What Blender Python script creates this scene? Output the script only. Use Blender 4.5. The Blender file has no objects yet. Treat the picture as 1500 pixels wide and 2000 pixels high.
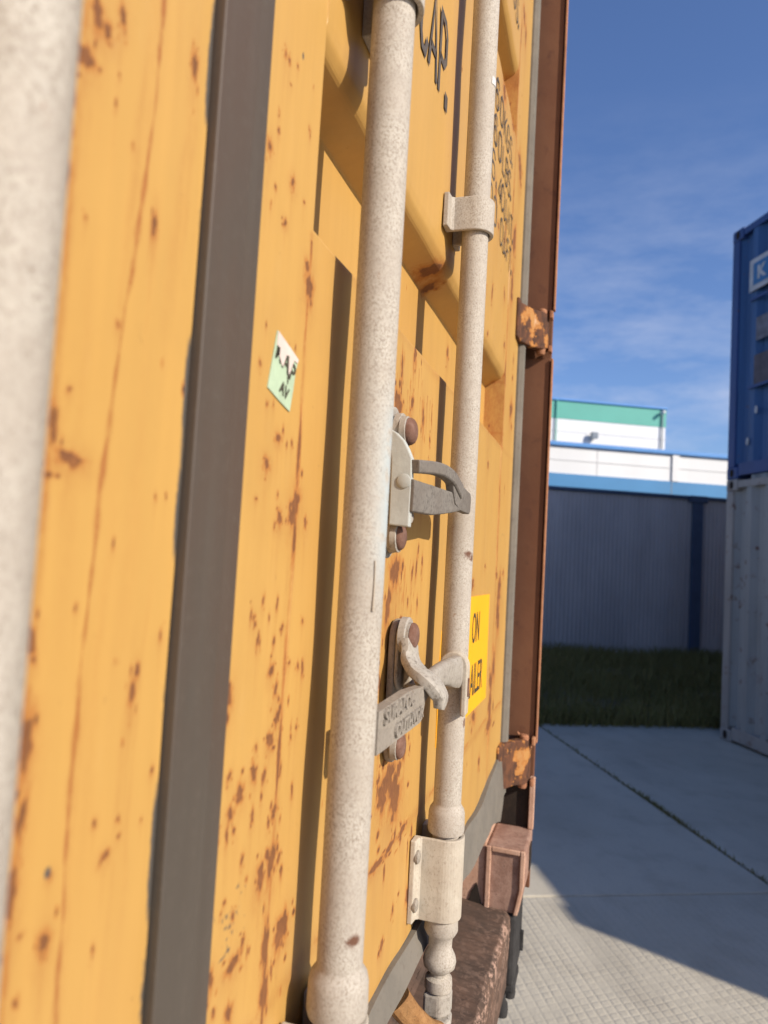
import bpy, bmesh, math, random
import numpy as np
from mathutils import Vector, Matrix
random.seed(7); rng = np.random.default_rng(7)
S = bpy.context.scene; COL = S.collection; D = bpy.data
H0 = 1.65                       # eye height: measured heights below are relative to it
# ------------------------------------------------------------------ camera
yaw, pitch, roll = .3091, .0591, .0558
fw = Vector((math.cos(pitch)*math.cos(yaw), math.cos(pitch)*math.sin(yaw), math.sin(pitch)))
r0 = fw.cross(Vector((0, 0, 1))).normalized(); u0 = r0.cross(fw)
rt = r0*math.cos(roll)+u0*math.sin(roll); up = -r0*math.sin(roll)+u0*math.cos(roll)
cd = D.cameras.new('camera'); cam = D.objects.new('camera', cd); COL.objects.link(cam)
cd.sensor_fit = 'VERTICAL'; cd.sensor_height = 36; cd.lens = 1370/2000*36
cd.clip_start = .01; cd.clip_end = 3000
cam.matrix_world = Matrix(((rt.x, up.x, -fw.x, 0), (rt.y, up.y, -fw.y, 0), (rt.z, up.z, -fw.z, H0), (0, 0, 0, 1)))
cd.dof.use_dof = True; cd.dof.focus_distance = .72; cd.dof.aperture_fstop = 7.2
S.camera = cam
# ------------------------------------------------------------------ sun and sky
SUND = Vector((.40, 1, -.625)).normalized()
sl = D.lights.new('sun', 'SUN'); sl.energy = 4.4; sl.angle = math.radians(.5); sl.color = (1, .91, .78)
so = D.objects.new('sun', sl); COL.objects.link(so); so.location = (-20, -50, 40)
so.rotation_euler = SUND.to_track_quat('-Z', 'Y').to_euler()
W = D.worlds.new('World'); S.world = W; W.use_nodes = True
nt = W.node_tree; nt.nodes.clear()
def wn(t, **k):
    n = nt.nodes.new(t)
    for a, v in k.items(): setattr(n, a, v)
    return n
sky = wn('ShaderNodeTexSky', sky_type='NISHITA', sun_disc=False)
sky.sun_elevation = math.asin(-SUND.z); sky.sun_rotation = math.atan2(-SUND.x, -SUND.y)
sky.air_density = 1.1; sky.dust_density = 1.2; sky.ozone_density = 4.5; sky.altitude = 100
tc = wn('ShaderNodeTexCoord'); mp = wn('ShaderNodeMapping'); mp.inputs['Scale'].default_value = (2.0, 4.5, 15); mp.inputs['Rotation'].default_value = (.25, .1, .3)
no = wn('ShaderNodeTexNoise'); no.inputs['Scale'].default_value = 1.3; no.inputs['Detail'].default_value = 7; no.inputs['Roughness'].default_value = .62
cr = wn('ShaderNodeMapRange'); cr.inputs[1].default_value = .42; cr.inputs[2].default_value = .74; cr.inputs[4].default_value = .46
sx = wn('ShaderNodeSeparateXYZ'); ban = wn('ShaderNodeMapRange'); ban.inputs[1].default_value = .56; ban.inputs[2].default_value = .22
mu = wn('ShaderNodeMath', operation='MULTIPLY'); mx = wn('ShaderNodeMixRGB'); mx.inputs[2].default_value = (4.6, 4.9, 6.0, 1)
bg = wn('ShaderNodeBackground'); bg.inputs[1].default_value = .115; wo = wn('ShaderNodeOutputWorld')
L = nt.links.new
L(tc.outputs['Generated'], mp.inputs[0]); L(mp.outputs[0], no.inputs['Vector']); L(no.outputs[0], cr.inputs[0])
L(tc.outputs['Generated'], sx.inputs[0]); L(sx.outputs['Z'], ban.inputs[0]); L(cr.outputs[0], mu.inputs[0]); L(ban.outputs[0], mu.inputs[1])
tn = wn('ShaderNodeMixRGB', blend_type='MULTIPLY'); tn.inputs[0].default_value = 1; tn.inputs[2].default_value = (.86, .90, 1.09, 1)
L(mu.outputs[0], mx.inputs[0]); L(sky.outputs[0], tn.inputs[1]); L(tn.outputs[0], mx.inputs[1]); L(mx.outputs[0], bg.inputs[0]); L(bg.outputs[0], wo.inputs[0])
S.view_settings.view_transform = 'Standard'; S.view_settings.look = 'None'; S.view_settings.gamma = 1
S.view_settings.exposure = .38
S.render.engine = 'CYCLES'; S.cycles.max_bounces = 8; S.cycles.diffuse_bounces = 5
try: S.cycles.use_denoising = True
except Exception: pass

# ------------------------------------------------------------------ material helpers
class NT:
    def __init__(s, name):
        s.m = D.materials.new(name); s.m.use_nodes = True; s.t = s.m.node_tree; s.t.nodes.clear()
        s.out = s.n('ShaderNodeOutputMaterial'); s.b = s.n('ShaderNodeBsdfPrincipled'); s.l(s.b.outputs[0], s.out.inputs[0])
    def n(s, t, **k):
        x = s.t.nodes.new(t)
        for a, v in k.items(): setattr(x, a, v)
        return x
    def l(s, a, b): s.t.links.new(a, b)
    def pos(s): return s.n('ShaderNodeNewGeometry').outputs['Position']
    def obj(s): return s.n('ShaderNodeTexCoord').outputs['Object']
    def map(s, v, sc, loc=(0, 0, 0), rot=(0, 0, 0)):
        m = s.n('ShaderNodeMapping'); m.inputs['Scale'].default_value = sc; m.inputs['Location'].default_value = loc; m.inputs['Rotation'].default_value = rot
        s.l(v, m.inputs[0]); return m.outputs[0]
    def noise(s, v, scale, det=4, rough=.55, dist=0):
        x = s.n('ShaderNodeTexNoise'); x.inputs['Scale'].default_value = scale; x.inputs['Detail'].default_value = det
        x.inputs['Roughness'].default_value = rough; x.inputs['Distortion'].default_value = dist; s.l(v, x.inputs['Vector']); return x.outputs[0]
    def vor(s, v, scale):
        x = s.n('ShaderNodeTexVoronoi'); x.inputs['Scale'].default_value = scale; s.l(v, x.inputs['Vector']); return x
    def rng(s, v, a, b, c=0, d=1, smooth=True):
        x = s.n('ShaderNodeMapRange')
        if smooth: x.interpolation_type = 'SMOOTHSTEP'
        for i, q in zip((1, 2, 3, 4), (a, b, c, d)): x.inputs[i].default_value = q
        s.l(v, x.inputs[0]); return x.outputs[0]
    def math(s, op, a, b=None):
        x = s.n('ShaderNodeMath', operation=op)
        for i, q in enumerate((a, b)):
            if q is None: continue
            if isinstance(q, (int, float)): x.inputs[i].default_value = q
            else: s.l(q, x.inputs[i])
        return x.outputs[0]
    def mix(s, f, a, b, blend='MIX'):
        x = s.n('ShaderNodeMixRGB', blend_type=blend)
        for i, q in enumerate((f, a, b)):
            if isinstance(q, (int, float)): x.inputs[i].default_value = q
            elif isinstance(q, tuple): x.inputs[i].default_value = (*q, 1)
            else: s.l(q, x.inputs[i])
        return x.outputs[0]
    def attr(s, nm): return s.n('ShaderNodeAttribute', attribute_name=nm).outputs['Fac']
    def bump(s, h, st=.3, dist=.002):
        x = s.n('ShaderNodeBump'); x.inputs['Strength'].default_value = st; x.inputs['Distance'].default_value = dist
        s.l(h, x.inputs['Height']); s.l(x.outputs[0], s.b.inputs['Normal'])
    def done(s, col, rough=.6, metal=0, spec=.4):
        for k, q in (('Base Color', col), ('Roughness', rough), ('Metallic', metal), ('Specular IOR Level', spec)):
            if isinstance(q, tuple): s.b.inputs[k].default_value = (*q, 1)
            elif isinstance(q, (int, float)): s.b.inputs[k].default_value = q
            else: s.l(q, s.b.inputs[k])
        return s.m

def m_yellow(name, base=(.487, .281, .078), rusty=0.0):
    """weathered paint: attribute 'rust' (0..1) marks the rust spots and runs of the plate"""
    a = NT(name); p = a.pos()
    st = a.noise(a.map(p, (60, 60, 3.5)), 1.6, 5, .6)
    cl = a.noise(p, 5, 3)
    col = a.mix(a.rng(st, .35, .7), tuple(c*.98 for c in base), tuple(min(1, c*1.03) for c in base))
    col = a.mix(a.math('MULTIPLY', a.rng(cl, .45, .75), .35), col, (base[0]*.95, base[1]*.86, base[2]*.75))
    chalk = a.noise(a.map(p, (30, 30, 8), (3, 1, 2)), 1.2, 6, .7)
    col = a.mix(a.math('MULTIPLY', a.rng(chalk, .55, .8), .14), col, (.53, .37, .18))
    gr = a.noise(a.map(p, (9, 9, 6), (5, 2, 1)), 1.0, 6, .7); col = a.mix(a.math('MULTIPLY', a.rng(gr, .50, .74), .13), col, (.30, .165, .055))
    dk = a.noise(a.map(p, (1, 1, .7)), 130, 4, .7); col = a.mix(a.math('MULTIPLY', a.rng(dk, .66, .78), .45), col, (.20, .10, .035))
    fine = a.noise(a.map(p, (1, 1, .45)), 330, 5, .65); med = a.noise(a.map(p, (1, 1, .5)), 70, 4, .6)
    r = a.attr('rust')
    if rusty:
        big = a.noise(p, 14, 6, .65); r = a.math('MAXIMUM', r, a.rng(big, .62-rusty*.25, .80-rusty*.2))
    # scattered pin-head rust with short runs
    v = a.vor(a.map(p, (1, 1, .40)), 58); ring = a.rng(v.outputs['Distance'], .16, .02)
    pick = a.rng(a.n('ShaderNodeSeparateColor').outputs[0], 0, 1) if False else None
    sc = a.n('ShaderNodeSeparateColor'); a.l(v.outputs['Color'], sc.inputs[0])
    ring = a.math('MULTIPLY', ring, a.rng(sc.outputs[0], .74, .95)); ring = a.math('MULTIPLY', ring, .75)
    r = a.math('MAXIMUM', r, ring)
    rr = a.math('ADD', r, a.math('MULTIPLY', a.math('SUBTRACT', fine, .5), .55))
    rr = a.math('ADD', rr, a.math('MULTIPLY', a.math('SUBTRACT', med, .5), .45)); rr = a.math('ADD', rr, a.math('MULTIPLY', a.math('SUBTRACT', a.noise(a.map(p, (1, 1, .6)), 1100, 3, .6), .5), .35)); rr = a.math('MULTIPLY', rr, a.rng(r, .004, .09))
    halo = a.rng(rr, .03, .50); core = a.rng(rr, .46, .66)
    col = a.mix(a.math('MULTIPLY', halo, .8), col, (.37, .140, .028)); col = a.mix(a.math('MULTIPLY', core, .95), col, a.mix(a.rng(med, .35, .65), (.115, .045, .022), (.040, .020, .015)))
    t = a.math('MULTIPLY', a.attr('tint'), a.rng(a.math('ADD', fine, a.math('MULTIPLY', med, .8)), .65, 1.05, .45, 1.1)); col = a.mix(a.math('MULTIPLY', t, .82), col, (.325, .125, .034))
    k = a.attr('scuff'); kk = a.rng(a.math('ADD', k, a.math('MULTIPLY', a.math('SUBTRACT', fine, .5), .8)), .25, .8); col = a.mix(kk, col, (.085, .075, .065))
    a.bump(a.math('ADD', a.math('MULTIPLY', core, .7), a.math('MULTIPLY', a.noise(p, 900, 3), .12)), .35, .0012)
    return a.done(col, a.math('ADD', .47, a.math('MULTIPLY', halo, .4)), 0, .35)

def m_speckle(name, base=(.425, .375, .312), dark=(.185, .14, .10), sc=600, amt=.92, lo=.43, hi=.68):
    """off-white bar paint with a fine brown grain and larger worn patches"""
    a = NT(name); p = a.pos()
    f = a.noise(a.map(p, (1, 1, .8), (0, 0, 0), (.5, .3, 0)), sc, 8, .78); g = a.noise(p, 26, 4, .6); w = a.noise(p, 90, 3)
    col = a.mix(a.rng(g, .35, .7), base, tuple(min(1, c*k) for c, k in zip(base, (1.16, 1.20, 1.22))))
    mo = a.noise(a.map(p, (1, 1, .6)), 170, 8, .75); col = a.mix(a.math('MULTIPLY', a.rng(mo, .40, .70), .30), col, tuple(c*.66 for c in base)); gm = a.noise(a.map(p, (9, 9, 2.2)), 1.3, 5, .6); col = a.mix(a.math('MULTIPLY', a.rng(gm, .5, .72), .42), col, tuple(c*k for c, k in zip(base, (.72, .68, .62))))
    m = a.math('MULTIPLY', a.rng(f, lo, hi), a.rng(a.math('ADD', g, a.math('MULTIPLY', w, .35)), .45, .85, .4, 1))
    col = a.mix(a.math('MULTIPLY', m, amt), col, dark)
    b = a.noise(p, 48, 6, .75); col = a.mix(a.math('MULTIPLY', a.rng(b, .655, .70), .75), col, (.25, .15, .09))
    col = a.mix(a.math('MULTIPLY', a.attr('fresh'), a.rng(w, .25, .5)), col, (.40, .45, .45))
    k = a.rng(a.math('ADD', a.attr('rust'), a.math('MULTIPLY', a.math('SUBTRACT', f, .5), .7)), .35, .7); col = a.mix(k, col, (.13, .06, .035))
    a.bump(a.math('ADD', f, a.math('MULTIPLY', w, .6)), .30, .0010)
    return a.done(col, .72, 0, .3)

def m_rust(name, c1, c2, c3, sc=30, rough=.85, flake=0.0):
    a = NT(name); p = a.pos(); n1 = a.noise(p, sc, 6, .65); n2 = a.noise(p, sc*6, 5, .6); n3 = a.noise(p, sc*.3, 4)
    col = a.mix(a.rng(n1, .35, .65), c1, c2); col = a.mix(a.math('MULTIPLY', a.rng(n2, .55, .75), .8), col, c3); col = a.mix(a.math('MULTIPLY', a.rng(n3, .45, .7), .4), col, tuple(x*.55 for x in c1))
    if flake: col = a.mix(a.math('MULTIPLY', a.rng(a.noise(p, 70, 6, .75), .50, .58), a.attr('flake')), col, (.42, .27, .20))
    k = a.rng(a.attr('rust'), .3, .7); col = a.mix(k, col, (.05, .026, .02))
    a.bump(a.math('ADD', n1, n2), .4, .0015)
    return a.done(col, rough, 0, .25)

def m_plain(name, col, rough=.6, var=.12, sc=20, metal=0, spec=.4, bump=.0, sz=(1, 1, 1)):
    a = NT(name); p = a.map(a.pos(), sz); n = a.noise(p, sc, 5, .6); n2 = a.noise(p, sc*9, 3)
    c = a.mix(a.rng(n, .3, .7), tuple(x*(1-var) for x in col), tuple(min(1, x*(1+var)) for x in col))
    c = a.mix(a.math('MULTIPLY', a.rng(n2, .55, .8), var), c, tuple(x*.5 for x in col))
    if bump: a.bump(n2, .4, bump)
    return a.done(c, rough, metal, spec)

# ------------------------------------------------------------------ mesh helpers
class MB:
    def __init__(s): s.v = []; s.f = []
    def add(s, v, f):
        o = len(s.v); s.v += [tuple(map(float, q)) for q in v]; s.f += [tuple(o+i for i in q) for q in f]; return s
    def box(s, x0, x1, y0, y1, z0, z1):
        v = [(x, y, z) for z in (z0, z1) for y in (y0, y1) for x in (x0, x1)]
        return s.add(v, [(0, 2, 3, 1), (4, 5, 7, 6), (0, 1, 5, 4), (2, 6, 7, 3), (0, 4, 6, 2), (1, 3, 7, 5)])
    def prism(s, poly, a, b, axis='z'):
        n = len(poly)
        T = {'z': lambda p, t: (p[0], p[1], t), 'x': lambda p, t: (t, p[0], p[1]), 'y': lambda p, t: (p[0], t, p[1])}[axis]
        v = [T(p, a) for p in poly]+[T(p, b) for p in poly]
        return s.add(v, [tuple(range(n))[::-1], tuple(range(n, 2*n))]+[(i, (i+1) % n, n+(i+1) % n, n+i) for i in range(n)])
    def lathe(s, prof, c, axis='z', n=40):
        v = []; f = []
        for r, t in prof:
            for k in range(n):
                a = 2*math.pi*k/n; x, y = r*math.cos(a), r*math.sin(a)
                v.append({'z': (c[0]+x, c[1]+y, c[2]+t), 'y': (c[0]+x, c[1]+t, c[2]+y), 'x': (c[0]+t, c[1]+x, c[2]+y)}[axis])
        m = len(prof)
        for i in range(m-1):
            for k in range(n): f.append((i*n+k, i*n+(k+1) % n, (i+1)*n+(k+1) % n, (i+1)*n+k))
        f.append(tuple(range(n))[::-1]); f.append(tuple(range((m-1)*n, m*n))); return s.add(v, f)
    def sweep(s, pts, ra, rb, side=Vector((0, 0, 1)), n=12, sub=6, sq=1.0):
        """smooth tube through pts, half-sizes ra (along side) and rb"""
        P = [Vector(p) for p in pts]; Q = []; A = []; B = []
        for i in range(len(P)-1):
            p0 = P[max(i-1, 0)]; p1 = P[i]; p2 = P[i+1]; p3 = P[min(i+2, len(P)-1)]
            for k in range(sub):
                t = k/sub; Q.append(.5*((2*p1)+(p2-p0)*t+(2*p0-5*p1+4*p2-p3)*t*t+(3*p1-p0-3*p2+p3)*t**3)); A.append(ra[i]*(1-t)+ra[i+1]*t); B.append(rb[i]*(1-t)+rb[i+1]*t)
        Q.append(P[-1]); A.append(ra[-1]); B.append(rb[-1]); v = []; f = []
        for i, q in enumerate(Q):
            d = (Q[min(i+1, len(Q)-1)]-Q[max(i-1, 0)]).normalized(); e1 = (side-d*side.dot(d)).normalized(); e2 = d.cross(e1)
            for k in range(n):
                t = 2*math.pi*k/n; cc, ss = math.cos(t), math.sin(t)
                cc = math.copysign(abs(cc)**sq, cc); ss = math.copysign(abs(ss)**sq, ss); v.append(q+e1*A[i]*cc+e2*B[i]*ss)
        for i in range(len(Q)-1):
            for k in range(n): f.append((i*n+k, i*n+(k+1) % n, (i+1)*n+(k+1) % n, (i+1)*n+k))
        f.append(tuple(range(n))[::-1]); f.append(tuple(range((len(Q)-1)*n, len(Q)*n))); return s.add(v, f)
    def text(s, body, size, loc, rot, ext=0, xs=1.0, shear=0, align='LEFT', offset=0, spacing=1.0):
        c = D.curves.new('t', 'FONT'); c.body = body; c.size = size; c.extrude = ext; c.align_x = align; c.shear = shear; c.resolution_u = 4; c.offset = offset; c.space_character = spacing
        o = D.objects.new('t', c); COL.objects.link(o); dg = bpy.context.evaluated_depsgraph_get(); dg.update()
        me = D.meshes.new_from_object(o.evaluated_get(dg)); M = Matrix.Translation(loc) @ rot @ Matrix.Diagonal((xs, 1, 1, 1))
        s.add([M @ v.co for v in me.vertices], [tuple(p.vertices) for p in me.polygons]); D.objects.remove(o); D.curves.remove(c); D.meshes.remove(me); return s
    def build(s, name, m, parent=None, smooth=False, bevel=0, local=False, seg=2, subd=0):
        off = Vector((0, 0, 0)); q = parent
        if not local:
            while q is not None: off += q.location; q = q.parent
        me = D.meshes.new(name); me.from_pydata([Vector(v)-off for v in s.v], [], s.f); me.materials.append(m)
        bm = bmesh.new(); bm.from_mesh(me); bmesh.ops.recalc_face_normals(bm, faces=bm.faces); bm.to_mesh(me); bm.free()
        o = D.objects.new(name, me); COL.objects.link(o)
        if parent: o.parent = parent
        if bevel:
            b = o.modifiers.new('bevel', 'BEVEL'); b.width = bevel; b.segments = seg; b.limit_method = 'ANGLE'; b.angle_limit = math.radians(35)
        if smooth:
            me.polygons.foreach_set('use_smooth', [True]*len(me.polygons))
            try: me.set_sharp_from_angle(angle=math.radians(38))
            except Exception: pass
        return o
def tag(o, label=None, cat=None, group=None, kind=None):
    for k, v in (('label', label), ('category', cat), ('group', group), ('kind', kind)):
        if v: o[k] = v
    return o
def empty(name, loc, rz=0):
    o = D.objects.new(name, None); COL.objects.link(o); o.location = loc; o.rotation_euler = (0, 0, rz); o.empty_display_size = .2; return o
def vattr(o, name, vals):
    a = o.data.attributes.new(name, 'FLOAT', 'POINT'); a.data.foreach_set('value', np.asarray(vals, dtype=np.float32))
RX = Matrix.Rotation(math.pi/2, 4, 'X')

# ------------------------------------------------------------------ materials
YEL = m_yellow('yellow_paint'); YELR = m_yellow('yellow_paint_rusty', (.41, .205, .065), 1.15)
SPK = m_speckle('bar_paint'); SPKF = m_speckle('sleeve_paint', (.43, .37, .29), (.19, .13, .09), 300, .65, .50, .70)
CAST = m_speckle('worn_cast_steel', (.275, .235, .19), (.085, .068, .055), 330, .6, .46, .66)
CASTL = m_speckle('worn_pale_steel', (.345, .305, .255), (.095, .075, .06), 260, .75, .47, .66)
PALE = m_speckle('pale_grey_paint', (.42, .425, .39), (.27, .19, .15), 240, .6, .58, .7)
BOLT = m_rust('rusty_bolt_head', (.15, .075, .05), (.21, .12, .09), (.09, .05, .035), 90)
POST = m_rust('post_brown_paint', (.150, .062, .032), (.175, .078, .040), (.105, .044, .026), 5, .65)
RIM = m_rust('post_rim_rust', (.33, .145, .075), (.40, .20, .105), (.17, .075, .045), 40)
RED = m_rust('faded_red_oxide', (.46, .265, .175), (.54, .34, .24), (.24, .13, .085), 24)
REDD = m_rust('dull_red_recess', (.25, .14, .10), (.37, .23, .17), (.10, .06, .045), 34)
ORU = m_rust('orange_rust', (.24, .115, .04), (.34, .18, .07), (.075, .04, .022), 70)
CASTD = m_speckle('dark_worn_steel', (.175, .152, .128), (.05, .042, .036), 330, .7, .46, .64)  # darker copy of the cast steel, shade on the upper lever painted in
SILL = m_rust('flaking_sill', (.075, .050, .037), (.125, .075, .052), (.045, .031, .025), 18, .9, 1.0)
BLACK = m_rust('black_steel', (.030, .028, .027), (.045, .042, .04), (.02, .02, .02), 40)
HOLE = m_rust('dark_rust_cavity', (.022, .016, .012), (.035, .024, .017), (.016, .012, .010), 40)  # near-black rust colour with the shade inside holes painted in
def m_rubber(name, c):
    a = NT(name); p = a.pos(); b = a.noise(a.map(p, (1, 1, .35)), 9, 5, .6); st = a.noise(a.map(p, (70, 70, 3)), 1.2, 4); g = a.noise(p, 160, 5, .7)
    col = a.mix(a.rng(b, .35, .68), c, (c[0]*1.12, c[1]*.93, c[2]*.86)); col = a.mix(a.math('MULTIPLY', a.rng(st, .45, .75), .28), col, tuple(x*1.35 for x in c)); col = a.mix(a.math('MULTIPLY', a.rng(g, .52, .75), .35), col, tuple(x*1.5 for x in c))
    v = a.vor(a.map(p, (1, 1, .55)), 95); sc = a.n('ShaderNodeSeparateColor'); a.l(v.outputs['Color'], sc.inputs[0]); fl_ = a.math('MULTIPLY', a.rng(v.outputs['Distance'], .20, .10), a.rng(sc.outputs[1], .93, .95)); col = a.mix(a.math('MULTIPLY', fl_, .7), col, (.36, .27, .17))
    a.bump(a.math('ADD', a.math('MULTIPLY', b, .8), a.math('MULTIPLY', g, .3)), .35, .0015)
    return a.done(col, .6, 0, .35)
RUB = m_rubber('door_rubber', (.074, .061, .048))
RUBG = m_rust('grey_rubber', (.150, .134, .110), (.18, .158, .128), (.115, .094, .074), 16, .8)
INK = m_plain('dark_stencil_paint', (.085, .07, .058), .6, .2, 60)
ORG = m_plain('orange_yellow_sticker', (.93, .44, .018), .38, .04, 10)
BLK = m_plain('sticker_black', (.055, .05, .035), .5, .1, 40)
GRN = m_plain('pale_green_sticker', (.39, .49, .335), .55, .10, 120, sz=(1, 1, .5))
TORN = m_plain('torn_sticker_backing', (.60, .50, .44), .8, .06, 80)

# ------------------------------------------------------------------ yard frame: u along the rows, v across them
AN = math.atan2(.436, .900); U = Vector((math.cos(AN), math.sin(AN), 0)); V = Vector((math.sin(AN), -math.cos(AN), 0))
def ab(a, b, z=0): return U*a+V*b+Vector((0, 0, z))
yard = lambda nm, a, b, z=0: empty(nm, ab(a, b, z), AN)      # local x = u, local y = -v

def m_pave(name, waffle):
    a = NT(name); p = a.obj(); n1 = a.noise(p, .7, 5, .6); n2 = a.noise(p, 55, 5, .65); n3 = a.noise(p, 4, 5, .6)
    col = a.mix(a.rng(n1, .3, .7), (.44, .395, .31), (.52, .47, .375)); col = a.mix(a.math('MULTIPLY', a.rng(n3, .46, .72), .5), col, (.36, .315, .245)); col = a.mix(a.math('MULTIPLY', a.rng(n2, .5, .75), .4), col, (.32, .285, .225))
    tr = a.noise(a.map(p, (.35, 1.6, 1)), 1.1, 6, .65); col = a.mix(a.math('MULTIPLY', a.rng(tr, .50, .72), .30), col, (.27, .24, .195)); sp3 = a.noise(p, 14, 7, .75); col = a.mix(a.math('MULTIPLY', a.rng(sp3, .60, .72), .35), col, (.24, .21, .165))
    if waffle:
        sp = a.n('ShaderNodeSeparateXYZ'); a.l(p, sp.inputs[0])
        x = a.math('MULTIPLY', sp.outputs[0], math.pi/.036); y = a.math('MULTIPLY', sp.outputs[1], math.pi/.042)
        wy = a.math('ABSOLUTE', a.math('SINE', y)); wx = a.math('ABSOLUTE', a.math('SINE', a.math('ADD', x, a.math('ADD', a.math('MULTIPLY', y, .25), a.math('MULTIPLY', n3, 2.2)))))
        h = a.math('MULTIPLY', a.rng(wy, .1, .6), a.math('ADD', .45, a.math('MULTIPLY', a.rng(wx, .05, .6), .55)))
        h = a.math('MULTIPLY', h, a.rng(a.noise(p, 6, 5, .7), .30, .62, .15, 1))
        a.bump(a.math('ADD', h, a.math('MULTIPLY', n2, .5)), .7, .0030)
        col = a.mix(a.math('MULTIPLY', a.rng(h, .35, 0), .10), col, (.32, .30, .25))
    else: a.bump(n2, .35, .004)
    return a.done(col, .88, 0, .25)
PAVW = m_pave('ribbed_concrete', True); PAVS = m_pave('smooth_concrete', False)
SOIL = m_rust('bare_soil', (.11, .092, .06), (.15, .125, .08), (.07, .06, .042), 6, .95)
GRASSM = NT('grass_blades'); _n = GRASSM.noise(GRASSM.pos(), 1.3, 4); _w = GRASSM.noise(GRASSM.pos(), 40, 2)
GRASSM = GRASSM.done(GRASSM.mix(GRASSM.rng(_w, .35, .7), GRASSM.mix(GRASSM.rng(_n, .35, .65), (.120, .125, .032), (.18, .165, .05)), (.24, .19, .075)), .8, 0, .2)

# ground
g = yard('ground', 0, 0, -.16); bm = MB().box(-400, 400, -400, 400, -.5, 0)
D.objects.remove(g); g = bm.build('ground', SOIL, None); g.location = (0, 0, -.16); tag(g, kind='structure')
def slabs(name, rects, m):
    M = MB()
    for a0, a1, b0, b1 in rects: M.box(a0, a1, -b1, -b0, -.15, 0)
    o = M.build(name, m, None, bevel=.006, local=True); o.rotation_euler = (0, 0, AN); tag(o, kind='structure'); return o
bs = [-40.3, -34.3, -28.3, -22.3, -16.3, -9.3, -3.3, 2.70, 8.7, 14.7, 20.7]
slabs('ribbed_pavement', [(a0, a1, b0+.012, b1-.012) for a0, a1 in ((-14.6, -8.6), (-8.58, -2.6), (-2.58, 3.415)) for b0, b1 in zip(bs, bs[1:])], PAVW)
slabs('pavement', [(3.427, 7.0, b0+.012, b1-.012) for b0, b1 in zip(bs, bs[1:])], PAVS)
# grass between the pavement and the fence, and weeds in the slab joint
def blades(n, fa, hmin, hmax, wid):
    v = []; f = []
    for i in range(n):
        a, b = fa(); h = random.uniform(hmin, hmax); t = random.uniform(0, 6.28); w = wid*random.uniform(.6, 1.3); lx, ly = random.gauss(0, .35)*h, random.gauss(0, .35)*h; z = -.02
        c, s_ = math.cos(t)*w, math.sin(t)*w; o = len(v)
        v += [(a-c, b-s_, z), (a+c, b+s_, z), (a+lx*.4+c*.7, b+ly*.4+s_*.7, z+h*.55), (a+lx*.4-c*.7, b+ly*.4-s_*.7, z+h*.55), (a+lx, b+ly, z+h)]
        f += [(o, o+1, o+2, o+3), (o+3, o+2, o+4)]
    return v, f
def fa():
    while True:
        a = random.uniform(7.02, 12.75) if random.random() < .93 else random.uniform(6.9, 7.2); b = random.uniform(-2.5, 9.5) if random.random() < .86 else random.uniform(-14, -2.5)
        if math.sin(a*2.1+b)*math.sin(b*1.7-a)*.5+.7 > random.random()*.9: return a, -b
M = MB(); M.v, M.f = blades(82000, fa, .06, .26, .006)
lump = MB(); nx, ny = 60, 180
lump.add([(6.99+(12.8-6.99)*i/nx, 22-(36)*j/ny, -.05+.05*min(1, i/4)+.02*math.sin(i*.9)*math.cos(j*.7)) for i in range(nx+1) for j in range(ny+1)], [(i*(ny+1)+j, i*(ny+1)+j+1, (i+1)*(ny+1)+j+1, (i+1)*(ny+1)+j) for i in range(nx) for j in range(ny)])
o = lump.build('soil_verge', SOIL, None, local=True, smooth=True); o.rotation_euler = (0, 0, AN); tag(o, kind='structure')
o = M.build('grass', GRASSM, None, local=True); o.rotation_euler = (0, 0, AN); tag(o, 'short dark green grass growing between the pavement and the grey fence', 'grass', kind='stuff')
def fw_():
    a = random.choice([random.uniform(.5, 7), random.gauss(2.9, .25), random.gauss(4.6, .3), random.gauss(2.2, .15)]); return a, -(2.70+random.gauss(0, .012))
M = MB(); M.v, M.f = blades(2600, fw_, .015, .05, .004)
o = M.build('weeds', GRASSM, None, local=True); o.rotation_euler = (0, 0, AN); tag(o, 'thin line of small weeds in the crack between pavement slabs', 'weeds', kind='stuff')

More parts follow.
